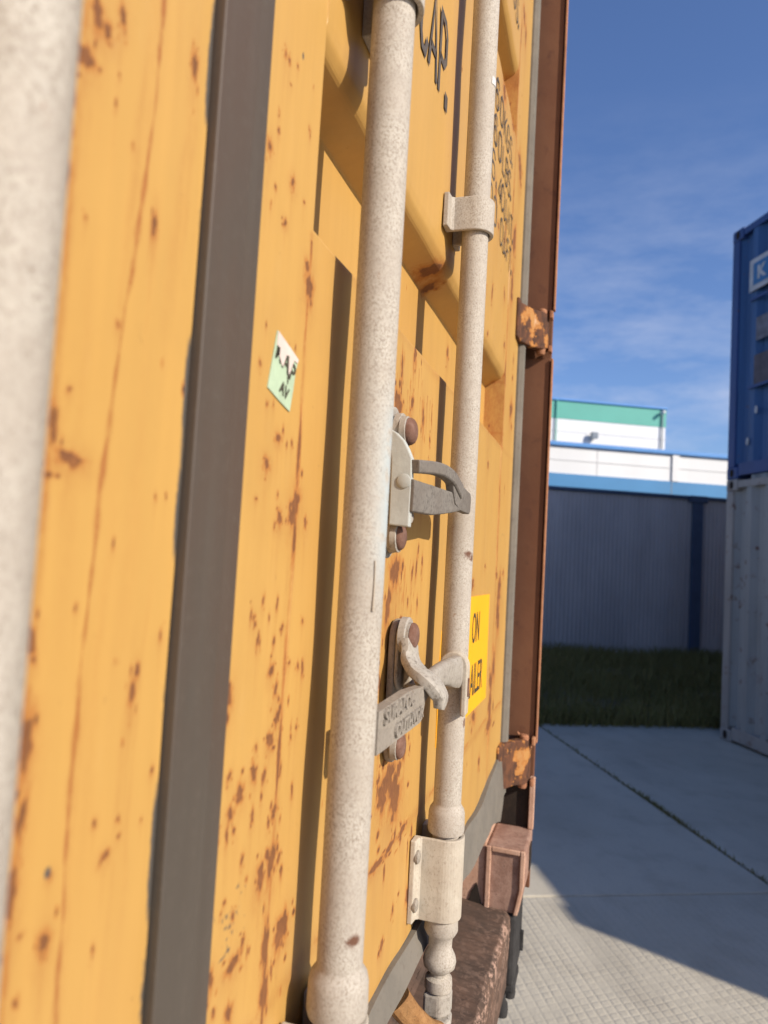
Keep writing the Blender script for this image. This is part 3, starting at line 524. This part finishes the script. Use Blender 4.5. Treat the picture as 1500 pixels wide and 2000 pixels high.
# stencilled lettering on the crest
yt = YS-.0012
o4 = [(.28, 0), (.72, 0), (1, .14), (1, .86), (.72, 1), (.28, 1), (0, .86), (0, .14), (.28, 0)]
GL = {'0': [o4], 'O': [o4], '1': [[(.5, 0), (.5, 1)]], '.': [[(.0, .0), (.0, .05)]],
 '6': [[(1, .84), (.72, 1), (.28, 1), (0, .86), (0, .14), (.28, 0), (.72, 0), (1, .14), (1, .42), (.72, .56), (.28, .56), (0, .44)]], '4': [[(.75, 0), (.75, 1), (0, .28), (1, .28)]],
 'K': [[(0, 0), (0, 1)], [(1, 1), (0, .42)], [(.32, .60), (1, 0)]], 'G': [[(1, .80), (.72, 1), (.28, 1), (0, .86), (0, .14), (.28, 0), (.72, 0), (1, .14), (1, .46), (.55, .46)]],
 'S': [[(1, .84), (.72, 1), (.28, 1), (0, .86), (0, .66), (.28, .54), (.72, .48), (1, .36), (1, .14), (.72, 0), (.28, 0), (0, .16)]], 'L': [[(0, 1), (0, 0), (.9, 0)]],
 'B': [[(0, 0), (0, 1), (.7, 1), (1, .88), (1, .64), (.7, .54), (0, .54)], [(.7, .54), (1, .42), (1, .12), (.7, 0), (0, 0)]], 'C': [[(1, .80), (.72, 1), (.28, 1), (0, .86), (0, .14), (.28, 0), (.72, 0), (1, .20)]],
 'U': [[(0, 1), (0, .14), (.28, 0), (.72, 0), (1, .14), (1, 1)]], 'M': [[(0, 0), (0, 1), (.5, .35), (1, 1), (1, 0)]], 'T': [[(0, 1), (1, 1)], [(.5, 1), (.5, 0)]], 'F': [[(0, 0), (0, 1), (.95, 1)], [(0, .52), (.75, .52)]],
 'A': [[(0, 0), (.5, 1), (1, 0)], [(.16, .30), (.84, .30)]], 'P': [[(0, 0), (0, 1), (.7, 1), (1, .88), (1, .58), (.7, .46), (0, .46)]]}
def letters(body, x, z, w, gap, h, t):
    """stroke lettering: w/h letter width and height, t stroke width, all in metres"""
    M = MB(); cx = x
    for ch in body:
        for pl in GL[ch]:
            P = [Vector((cx+px_*w, 0, z+pz*h)) for px_, pz in pl]
            if ch == '.': M.box(cx-t*.75, cx+t*.75, yt-.0002, yt, Z(z), Z(z)+t*2.2); continue
            n = len(P); closed = (P[0]-P[-1]).length < 1e-6; A, B = [], []
            for i, p in enumerate(P):
                a_ = P[i-1] if i else (P[-2] if closed else p); b_ = P[i+1] if i < n-1 else (P[1] if closed else p)
                d1 = (p-a_).normalized() if (p-a_).length else (b_-p).normalized(); d2 = (b_-p).normalized() if (b_-p).length else d1
                d = (d1+d2).normalized(); nn = Vector((-d.z, 0, d.x)); k = min(1.6, 1/max(.3, nn.dot(Vector((-d1.z, 0, d1.x))))); A.append(p+nn*t*.5*k); B.append(p-nn*t*.5*k)
            M.add([(q.x, yt-.0002, Z(q.z)) for q in A+B], [(i, i+1, n+i+1, n+i) for i in range(n-1)])
        cx += (w*.35 if ch == '.' else w)+gap
    return M
def stencil(body, size, x, z, xs=1.0, sp=1.0, off=0.0): return MB().text(body, size, (x, yt, Z(z)), RX, .0002, xs, offset=off, spacing=sp)
for body, x, z in (('160', .995, .7090), ('160', .993, .6490), ('6.4', 1.031, .5890), ('.000', .945, .5310)): letters(body, x, z, .028, .018, .0425, .0048).build('weight_lettering', INK, dr)
for body, x, z, w in (('KGS.', 1.130, .7090, .024), ('LBS.', 1.132, .6490, .024), ('CU.MT.', 1.138, .5890, .021), ('CU.FT.', 1.140, .5310, .021)): letters(body, x, z, w, .0105, .0425, .0044).build('weight_lettering', INK, dr)
for ch, x, w in (('C', .515, .026), ('U', .552, .026), ('C', .6185, .0245), ('A', .6510, .0320), ('P', .6940, .0270), ('.', .7290, .02)): letters(ch, x, .4945, w, 0, .088, .0082).build('weight_lettering', INK, dr)
for body, x, z in (('KGS.', 1.130, 1.040), ('LBS.', 1.132, .975)): letters(body, x, z, .024, .0105, .0425, .0044).build('weight_lettering', INK, dr)
# stickers
def quad(M, c, y, dx=0):
    o = [(x, y, Z(z)) for x, z in c]+[(x, y+.0006, Z(z)) for x, z in c]; n = len(c)
    return M.add(o, [tuple(range(n)), tuple(range(2*n-1, n-1, -1))]+[(i, (i+1) % n, n+(i+1) % n, n+i) for i in range(n)])
TL, TR, BR, BL = map(np.array, ((.3638, .1268), (.3938, .118), (.3863, .0833), (.3559, .0911)))
def q(s, t): r_ = TL*(1-s)*(1-t)+TR*s*(1-t)+BR*s*t+BL*(1-s)*t; return (float(r_[0]), float(r_[1]))
sk = quad(MB(), [q(0, 0), q(.3, .01), q(.6, -.01), q(1, 0), q(.98, .3), q(1, .6), q(1, 1), q(.5, 1.01), q(0, 1)], YS-.0010).build('sticker', GRN, dr)
quad(MB(), [q(.01, .01), q(.98, .02), q(.97, .10), q(.80, .13), q(.74, .34), q(.69, .46), q(.64, .40), q(.60, .16), q(.47, .20), q(.40, .45), q(.30, .42), q(.20, .36), q(.18, .22), q(.05, .24)], YS-.0016).build('torn_strip', TORN, sk)
an_ = math.atan2(TR[1]-TL[1], TR[0]-TL[0]); RS = RX @ Matrix.Rotation(an_, 4, 'Z')
def st(body, s, t, size, xs=1): x, z = q(s, t); return MB().text(body, size, (x, YS-.0014, Z(z)), RS, .0001, xs, offset=.0002)
st('M', .04, .44, .0150, .75).build('sticker_letter', BLK, sk); st('A', .36, .46, .0165, .85).build('sticker_letter', BLK, sk); st('P', .68, .50, .0165, .95).build('sticker_letter', BLK, sk); st('AV', .42, .87, .0105, .9).build('sticker_letter', BLK, sk)
quad(MB(), [q(.63, .42), q(.69, .42), q(.72, .62), q(.70, .62)], YS-.0014).build('sticker_letter', BLK, sk)
sk2 = quad(MB(), [(.842, -.0535), (1.205, -.0590), (1.214, -.235), (.842, -.230)], YS-.0012).build('sticker', ORG, dr)
MB().text('ON', .066, (1.050, YS-.0016, Z(-.1275)), RX, .0002, .62).build('sticker_letter', BLK, sk2)
MB().text('TRAILER', .070, (1.002, YS-.0016, Z(-.2085)), RX, .0002, .60, spacing=1.02).build('sticker_letter', BLK, sk2)
# hinges
def hinge(z0, z1, mat):
    pl = [(1.385, YS+.001), (1.385, YS-.006), (1.418, YS-.0075), (1.440, YS-.018), (1.462, YS-.028), (1.474, YS-.044), (1.488, YS-.052), (1.5045, YS-.056), (1.5045, YS-.030), (1.488, YS-.028), (1.474, YS-.016), (1.455, YS+.001)]
    h_ = MB().prism(pl, Z(z0), Z(z1)).build('hinge', mat, dr, bevel=.003)
    MB().lathe([(.0075, -.004), (.0095, 0), (.0095, z1-z0+.010), (.007, z1-z0+.013)], (1.489, YS-.0415, Z(z0-.005)), n=20).build('hinge_pin', RIM, h_, smooth=True)
    for za, zb in ((z0-.004, z0+.010), (z1-.012, z1+.004)): MB().box(1.4848, 1.5075, YS-.064, YS-.0565, Z(za), Z(zb)).build('hinge_lip', RIM, h_, bevel=.002)
    return h_
hinge(.447, .528, YELR); hinge(-.452, -.362, YELR); hinge(1.36, 1.45, YELR)
# corner posts: inner face towards the doorway, thin outer lip
def post(sgn):
    X = (lambda x: x) if sgn > 0 else (lambda x: 2*.3053-x)
    def bx(M, x0, x1, *r): a_, b_ = sorted((X(x0), X(x1))); return M.box(a_, b_, *r)
    p_ = bx(MB(), 1.515, XR, YF+.001, YF+.16, Z(-.668), Z(1.86)).build('corner_post', POST, ct, bevel=.002)
    for z0, z1 in ((-.372, .435), (.538, 1.35), (1.46, 1.86)):
        bx(MB(), 1.505, 1.5148, YF+.004, YF+.11, Z(z0), Z(z1)).build('post_web', POST, p_)
    bx(MB(), 1.4995, 1.5155, YF-.0035, YF+.0005, Z(-.372), Z(.433)).build('post_lip', RIM, p_, bevel=.0012); bx(MB(), 1.4995, 1.5155, YF-.0035, YF+.0005, Z(.538), Z(1.86)).build('post_lip', RIM, p_, bevel=.0012)
    bx(MB(), 1.5010, 1.5148, YF-.0025, YF+.008, Z(-.546), Z(-.442)).build('post_lip', RED, p_, bevel=.0015)
    bx(MB(), 1.512, 1.5148, YF+.010, YF+.10, Z(-.546), Z(-.452)).build('cavity', HOLE, p_)
    bx(MB(), 1.5075, 1.5112, YF+.002, YF+.105, Z(-.4515), Z(-.446)).build('ragged_edge', RIM, p_)
    xa_, xb_ = sorted((X(1.3925), X(1.5143))); xr_ = sorted((X(1.3862), X(1.3922)))
    f_ = MB().prism([(YF-.001, Z(-.5465)), (YF-.001, Z(-.612)), (YF+.010, Z(-.668)), (YF+.074, Z(-.668)), (YF+.074, Z(-.5465))], xa_, xb_, 'x').build('post_foot', REDD, p_, bevel=.005)
    M = MB().prism([(YF+.0005, Z(-.548)), (YF+.0005, Z(-.611)), (YF+.0108, Z(-.667)), (YF+.0185, Z(-.667)), (YF+.0095, Z(-.620)), (YF+.0095, Z(-.548))], xr_[0], xr_[1], 'x'); bx(M, 1.3865, 1.3922, YF+.0100, YF+.0640, Z(-.557), Z(-.548)); bx(M, 1.3865, 1.3922, YF+.0645, YF+.0740, Z(-.667), Z(-.548)); M.build('foot_rim', RED, p_, bevel=.0018)
    bx(MB(), 1.452, 1.486, YF-.0030, YF-.0014, Z(-.608), Z(-.562)).build('slot', HOLE, f_)
    bx(MB(), 1.3930, 1.5143, YF+.0745, YF+.150, Z(-.668), Z(-.500)).build('gusset', RED, p_, bevel=.003)
    t_ = [(YF+.0775, Z(-.6665)), (YF+.107, Z(-.6665)), (YF+.100, Z(-.640)), (YF+.0900, Z(-.622)), (YF+.0850, Z(-.640))]; x_ = sorted((X(1.3905), X(1.3927))); MB().prism(t_, x_[0], x_[1], 'x').build('rust_hole', HOLE, p_)  # near-black plate, the shade of a gap in the gusset painted as colour
    bx(MB(), 1.3870, XR+.001, YF+.013, YF+.16, Z(ZB), Z(-.6688)).build('corner_casting', BLACK, ct, bevel=.008)
    return p_
post(1); post(-1)
for xx in (1.507,):  # flakes of plate hanging over the lower hinge
    M = MB(); pts = [(1.5045, YF+.006, -.374), (1.5045, YF+.030, -.360), (1.497, YF+.036, -.350), (1.494, YF+.020, -.366), (1.496, YF+.006, -.377)]
    M.add([(a, b, Z(c)) for a, b, c in pts]+[(a-.002, b, Z(c-.004)) for a, b, c in pts], [(0, 1, 2, 3, 4), (9, 8, 7, 6, 5)]+[(i, (i+1) % 5, 5+(i+1) % 5, 5+i) for i in range(5)]); M.build('ragged_edge', RIM, ct)
# sill
n = 420; v = []; f = []
for i in range(n+1):
    x = -.80+(1.3925+.80)*i/n; e = .0016*math.sin(x*23)+.0018*math.sin(x*71+1)+.0014*math.sin(x*157)+.001*math.sin(x*411)
    for yy, zz in ((.30, -.435), (.266, -.437), (.262, -.645+e*.3), (.250, -.655+e*.4), (.158+e*.5, -.664+e*.5), (.1515+e, -.670+e*.8), (.149+e*.6, -.690), (.151, ZB), (.30, ZB)): v.append((x, yy, Z(zz)))
for i in range(n):
    for k in range(9): f.append((i*9+k, i*9+(k+1) % 9, (i+1)*9+(k+1) % 9, (i+1)*9+k))
f += [tuple(range(9)), tuple(n*9+k for k in range(8, -1, -1))]
so_ = MB().add(v, f).build('door_sill', SILL, ct); vattr(so_, 'flake', [(0, 0, 0, 0, .22, 1, .55, .05, 0)[i % 9] for i in range(len(v))])
# header, roof, sides and far end
MB().box(XL+.02, XR-.02, YF+.002, YF+.12, Z(1.745), Z(1.885)).build('door_header', YEL, ct, bevel=.004)
YE = YF+6.05
for X_, sg_ in ((XR-.008, -1), (XL+.008, 1)):
    P = [(X_+sg_*d, y) for y, d in corr(YF+.17, YE-.02, .275, .034)]; n = len(P)
    MB().add([(x, y, Z(ZB+.15)) for x, y in P]+[(x, y, Z(1.84)) for x, y in P], [(i, i+1, n+i+1, n+i) for i in range(n-1)]).build('side_panel', YELR, ct)
    MB().box(min(X_, X_+sg_*.06), max(X_, X_+sg_*.06), YF+.17, YE, Z(ZB+.01), Z(ZB+.15)).build('bottom_rail', RED, ct); MB().box(min(X_, X_+sg_*.06), max(X_, X_+sg_*.06), YF+.17, YE, Z(1.842), Z(1.89)).build('top_rail', YELR, ct)
P = [(x, YE-d) for x, d in corr(XL+.02, XR-.02, .25, .034)]; n = len(P)
MB().add([(x, y, Z(ZB+.02)) for x, y in P]+[(x, y, Z(1.87)) for x, y in P], [(i, i+1, n+i+1, n+i) for i in range(n-1)]).build('end_panel', YELR, ct)
MB().box(XL+.02, XR-.02, YF+.13, YE, Z(1.872), Z(1.885)).build('roof', YELR, ct); MB().box(XL+.07, XR-.07, YF+.13, YE-.05, Z(ZB+.12), Z(ZB+.15)).build('floor_base', SILL, ct)

# ------------------------------------------------------------------ locking bars
def saddle(x, z0, z1, ro, fl_, mat, par, bolts=True, fl2=None, nm='bracket', sides=(-1, 1)):
    """strap bent over a bar, feet flat on the door, one bolt each side"""
    fl2 = fl2 if fl2 is not None else fl_; ri = ro-.0045
    out = [(x-ro-fl_, YS-.001), (x-ro-fl_, YS-.007), (x-ro-.002, YS-.008), (x-ro, YS-.011)]
    out += [(x-ro*math.cos(t), YB-ro*math.sin(t)) for t in np.linspace(0, math.pi, 22)]
    out += [(x+ro, YS-.011), (x+ro+.002, YS-.008), (x+ro+fl2, YS-.007), (x+ro+fl2, YS-.001), (x+ri, YS-.001)]
    out += [(x+ri*math.cos(t), YB-ri*math.sin(t)) for t in np.linspace(0, math.pi, 22)]+[(x-ri, YS-.001)]
    b_ = MB().prism(out, Z(z0), Z(z1)).build(nm, mat, par, bevel=.0012)
    if bolts:
        for k in sides:
            xx = x+k*(ro+(fl_ if k < 0 else fl2)*.55)
            for zz in ((z0+z1)/2,) if z1-z0 < .06 else (z0+.018, z1-.018):
                MB().lathe([(.0070, 0), (.0070, -.0025), (.0050, -.0038)], (xx, YS-.007, Z(zz)), 'y', 18).build('bolt', CAST, b_, smooth=True)
    return b_
def bar(x, marks_=None):
    zs = [1.74]+list(np.arange(1.0, -.268, -.0065))
    prof = [(RB, z) for z in zs]+[(RB, -.2685), (RB+.0008, -.2705), (RB+.0036, -.2745), (RB+.0046, -.2790), (RB+.0050, -.2960), (RB+.0040, -.2995), (RB-.0005, -.301), (RB-.0005, -.388)]
    prof += [(RB+.0026, -.390), (RB+.0032, -.4025), (RB+.0012, -.4065), (RB-.0022, -.411), (RB-.0026, -.422), (RB+.0018, -.4305), (RB+.0028, -.4355), (RB+.0018, -.441), (RB-.0052, -.4475), (RB-.0056, -.4505), (RB-.0008, -.4535), (RB-.0002, -.460), (RB-.0005, -.4645), (.004, -.466)]
    b_ = MB().lathe([(r, z) for r, z in prof[::-1]], (x, YB, Z(0)), n=64).build('locking_bar', SPK, ct, smooth=True)
    saddle(x, -.3885, -.3025, RB+.0058, .0135, SPKF, b_, nm='bearing_sleeve')
    # cam hook that turns into its keeper on the sill
    MB().prism([(x-.0135, YB+.0135), (x-.0135, YB-.0045), (x-.004, YB-.0145), (x+.010, YB-.0145), (x+.015, YB-.003), (x+.015, YB+.0135)], Z(-.4905), Z(-.4665)).prism([(x-.0225, YB+.011), (x-.0225, YB-.010), (x-.006, YB-.0165), (x+.011, YB-.0145), (x+.011, YB+.011)], Z(-.503), Z(-.4908)).build('cam', CASTL, b_, bevel=.003)
    k_ = MB(); k_.sweep([(x-.066, YS-.004, Z(-.446)), (x-.055, YS-.016, Z(-.466)), (x-.038, YS-.030, Z(-.486)), (x-.020, YS-.038, Z(-.497)), (x-.013, YS-.040, Z(-.501))], [.014, .0125, .011, .0095, .007], [.010, .011, .0095, .008, .006], Vector((0, 0, 1)), 14, 5, .7).sweep([(x-.050, YS-.018, Z(-.478)), (x-.046, YS-.012, Z(-.515)), (x-.040, .21, Z(-.560))], [.010, .0125, .016], [.009, .010, .012], Vector((1, 0, 0)), 12, 5, .7); k_.build('cam_keeper', ORU, ct)
    return b_
b0 = bar(.1414); b1 = bar(.4495); b2 = bar(.7774); bar(-.168)
saddle(.4495, .3835, .426, RB+.0062, .020, SPK, b1, sides=(1,)); saddle(.7774, .3695, .4085, RB+.0058, .014, SPK, b2, sides=(1,)); saddle(.1414, .39, .43, RB+.006, .018, SPK, b0)
for o, items in ((b1, ((.4845, .095, 'fresh'), (.48, .03, 'fresh'), (.4405, -.2475, 'rust'))), (b2, ((.768, .0035, 'rust'), (.7735, .0015, 'rust'), (.775, -.18, 'rust')))):
    co = np.empty(len(o.data.vertices)*3, np.float32); o.data.vertices.foreach_get('co', co); co = co.reshape(-1, 3)+np.array([ct.location.x, ct.location.y, ct.location.z-H0]); A_ = {'fresh': np.zeros(len(co)), 'rust': np.zeros(len(co))}
    for x, z, k in items:
        if k == 'fresh': a_ = np.arctan2(co[:, 1]-YB, co[:, 0]-.4495); A_[k] = np.maximum(A_[k], np.exp(-((a_+1.35)/.85)**2)*np.exp(-((co[:, 2]-.04)/.062)**4))
        else: A_[k] = np.maximum(A_[k], .85*np.exp(-((co[:, 0]-x)/.006)**2-((co[:, 2]-z)/.006)**2)*(co[:, 1] < YB+.004))
    for k in A_: vattr(o, k, A_[k])
# drip of paint on the near bar and sticky tape glint on the far one
MB().sweep([(.4395, YB-.0122, Z(-.005)), (.4398, YB-.0124, Z(-.02)), (.4396, YB-.0124, Z(-.038))], [.0006, .0005, .0011], [.0005, .0005, .0009], Vector((1, 0, 0)), 8).build('paint_drip', SPKF, b1, smooth=True)
MB().add([(.7774+(RB+.0006)*math.cos(t), YB+(RB+.0006)*math.sin(t), Z(.546+zz)) for zz in (0, .009) for t in (-2.2, -2.0, -1.8, -1.6)], [(i, i+1, 5+i, 4+i) for i in range(3)]).build('tape', m_plain('clear_tape', (.66, .62, .56), .12, .05, 60, spec=.8), b2, smooth=True)

# ------------------------------------------------------------------ handle catches, hubs and levers
def dome(x, z, y0, par, r=.0105, h=.010, wr=.0145):
    MB().lathe([(wr, 0), (wr, -.005), (wr-.001, -.0055)], (x, y0, Z(z)), 'y', 28).build('washer', CASTL, par, smooth=True)
    MB().lathe([(r+.0016, 0), (r+.0014, -h*.35), (r, -h*.7), (r*.75, -h*.95), (r*.3, -h*1.04)], (x, y0-.0057, Z(z)), 'y', 28).build('bolt', BOLT, par, smooth=True)
def oval(x, z0, z1, w): return [(x+w*math.cos(t), Z(z1-w)+w*math.sin(t)) for t in np.linspace(0, math.pi, 14)]+[(x-w*math.cos(t), Z(z0+w)-w*math.sin(t)) for t in np.linspace(0, math.pi, 14)]
# upper catch with its short fork lever
x1 = .592; c1 = MB().prism(oval(x1, -.004, .131, .0175), YS-.0058, YS-.0015, 'y').build('handle_catch', CASTL, ct, bevel=.0015)
MB().prism(oval(x1, .0, .123, .015), YS-.0088, YS-.0060, 'y').build('hinge_plate', CASTL, c1, bevel=.0015)
MB().lathe([(.0158, 0), (.0158, -.0050), (.0150, -.0059)], (x1-.004, YS-.0090, Z(.1085)), 'y', 28).build('bushing', CASTL, c1, smooth=True); dome(x1-.008, .1075, YS-.0150, c1, .0105, .0065, .0133)
MB().lathe([(.0155, 0), (.0155, -.003), (.0145, -.0035)], (x1-.006, YS-.0090, Z(.0165)), 'y', 28).build('bushing', CASTL, c1, smooth=True); dome(x1-.010, .0150, YS-.0126, c1, .0098, .0045, .0135)
pp = [(.1812, .108), (.1735, .1035), (.1668, .097), (.1625, .090), (.1586, .0815), (.1580, .055), (.1582, .0232), (.1762, .0245), (.1770, .080)]
pl = MB().prism([(a, Z(b)) for a, b in pp], .5655, .5735, 'x').build('cover_plate', PALE, c1, bevel=.0012)
MB().lathe([(.0062, 0), (.0060, -.0008), (.004, -.0016)], (.5652, .1645, Z(.062)), 'x', 24).build('rivet', PALE, pl, smooth=True)
lv = MB()
lv.sweep([(.566, .1560, Z(.0745)), (.612, .1478, Z(.0785)), (.650, .1440, Z(.0760)), (.692, .1440, Z(.0660))], [.0058, .0058, .0062, .008], [.0050, .0052, .0056, .0055], Vector((0, 0, 1)), 16, 6, .35)
lv.sweep([(.566, .1585, Z(.0500)), (.610, .1520, Z(.0500)), (.650, .1475, Z(.0520)), (.690, .1450, Z(.0550))], [.0140, .0135, .0110, .0085], [.0036, .0036, .0040, .0045], Vector((0, 0, 1)), 16, 6, .3)
lv.prism([(.650, Z(.0735)), (.690, Z(.0735)), (.742, Z(.0695)), (.747, Z(.0655)), (.7465, Z(.0505)), (.741, Z(.0470)), (.690, Z(.0475)), (.668, Z(.052))], .1408, .1490, 'y')
lo = lv.build('lever', CASTD, c1, bevel=.002)
MB().lathe([(.0075, 0), (.0085, -.004), (.006, -.010)], (.580, .1700, Z(.0335)), 'y', 18).build('spring_boss', CASTL, c1, smooth=True)
# lower catch: plate, bolts, forged hook, long lever with cast lettering
x2 = .638; c2 = MB().prism(oval(x2, -.192, -.060, .0185), YS-.008, YS-.0015, 'y').build('handle_catch', CAST, ct, bevel=.002)
MB().prism(oval(x2-.004, -.125, -.062, .0150), YS-.0118, YS-.0083, 'y').build('hinge_plate', CASTL, c2, bevel=.002)
MB().lathe([(.0165, 0), (.0165, -.0060), (.0150, -.0072)], (x2-.010, YS-.0120, Z(-.0735)), 'y', 30).build('hook_eye', CASTL, c2, smooth=True); dome(x2-.013, -.0735, YS-.0165, c2, .0105, .0055, .0122)
MB().lathe([(.015, 0), (.015, -.002), (.0145, -.0025)], (x2-.006, YS-.0080, Z(-.1735)), 'y', 30).build('bushing', CASTL, c2, smooth=True); dome(x2-.012, -.1735, YS-.0100, c2, .0100, .0045, .0125)
MB().sweep([(.6260, .1685, Z(-.080)), (.6200, .1645, Z(-.0930)), (.6090, .1560, Z(-.1010)), (.6040, .1470, Z(-.1060)), (.6060, .1390, Z(-.1130)), (.6080, .1335, Z(-.1220)), (.6060, .1335, Z(-.1320))], [.0155, .0140, .0135, .0140, .0140, .0115, .0060], [.0052, .0052, .0054, .0058, .0062, .0062, .0042], Vector((1, 0, 0)), 16, 6, .5).build('hook', CASTL, c2, smooth=True)
MB().sweep([(.640, .1745, Z(-.091)), (.640, .172, Z(-.105)), (.638, .170, Z(-.122))], [.0085, .0075, .0090], [.0035, .0035, .0045], Vector((1, 0, 0)), 12, 6, .6).sweep([(.640, .171, Z(-.122)), (.620, .158, Z(-.1215)), (.606, .147, Z(-.1175))], [.0045, .0045, .0035], [.006, .006, .004], Vector((0, 0, 1)), 12, 6, .6).build('hook_seat', CASTL, c2, smooth=True)
lv2 = MB()
lv2.prism([(.466, Z(-.1085)), (.545, Z(-.1075)), (.590, Z(-.1110)), (.622, Z(-.1165)), (.630, Z(-.1185)), (.622, Z(-.1215)), (.600, Z(-.1250)), (.592, Z(-.1385)), (.585, Z(-.1405)), (.466, Z(-.1380))], .1445, .1525, 'y')
lv2.text('SURALOC', .0150, (.4765, .1440, Z(-.1195)), RX, .0016, 1.22, offset=.0004); lv2.text('OUTHVOR', .0140, (.5065, .1440, Z(-.1355)), RX, .0016, 1.18, offset=.0004)
lo2 = lv2.build('lever', CAST, b2, bevel=.0012)
MB().sweep([(.600, .1500, Z(-.1160)), (.640, .1500, Z(-.1130)), (.690, .1500, Z(-.1150)), (.735, .1490, Z(-.1200)), (.762, .1480, Z(-.1230))], [.005, .0085, .0120, .0165, .0185], [.005, .006, .007, .0075, .0075], Vector((0, 0, 1)), 16, 6, .65).build('lever_neck', CASTL, b2, smooth=True)
arch = [(.1675, Z(-.128))]+[(.1520+.0155*math.cos(t), Z(-.1175)+.0165*math.sin(t)) for t in np.linspace(0, math.pi, 16)]+[(.1365, Z(-.166)), (.1383, Z(-.169)), (.1425, Z(-.168))]+[(.1520-.0095*math.cos(t), Z(-.1180)+.0095*math.sin(t)) for t in np.linspace(0, math.pi, 16)]+[(.1615, Z(-.128))]
hb = MB().prism(arch, .750, .7660, 'x').build('hub', SPKF, b2, bevel=.0015)
MB().box(.7550, .7605, .1350, .1373, Z(-.148), Z(-.1285)).build('rivet', BOLT, hb, bevel=.0008)

# ------------------------------------------------------------------ steel stand under the container, with a corner lock
DST = m_plain('dark_stand_paint', (.05, .05, .052), .6, .2, 12)
sf = empty('container_stand', (.3, 1.2, 0)); tag(sf, 'low dark steel stand carrying the yellow container, black corner lock', 'stand')
for yy in (.24, 5.6): MB().box(-.70, 1.30, yy, yy+.16, Z(ZB)-.20, Z(ZB)-.002).build('cross_beam', DST, sf, bevel=.006)
for xx in (-.45, .95): MB().box(xx-.07, xx+.07, .402, 5.598, Z(ZB)-.19, Z(ZB)-.004).build('side_beam', DST, sf, bevel=.006)
for xx in (-.45, .95):
    for yy in (.32, 5.68): MB().box(xx-.06, xx+.06, yy-.06, yy+.06, .022, Z(ZB)-.202).box(xx-.14, xx+.14, yy-.12, yy+.12, .001, .020).build('leg', DST, sf, bevel=.005)
tl = MB().box(1.405, 1.4850, YF+.012, YF+.11, Z(ZB)-.022, Z(ZB)-.002).box(1.302, 1.404, YF+.13, YF+.20, Z(ZB)-.10, Z(ZB)-.003).build('corner_lock', BLACK, sf, bevel=.006)
for xx, yy, ln in ((1.422, YF+.036, .075), (1.462, YF+.027, .060)):
    MB().lathe([(.004, -ln), (.0115, -ln+.003), (.0125, -ln+.014), (.0115, -ln+.026), (.0075, -ln+.032), (.0075, -.003)], (xx, yy, Z(ZB)), n=18).build('lock_pin', BLACK, tl, smooth=True)
MB().box(1.486, 1.492, YF+.006, YF+.016, Z(ZB)+.020, Z(ZB)+.060).build('lock_tab', BLACK, tl, bevel=.002)
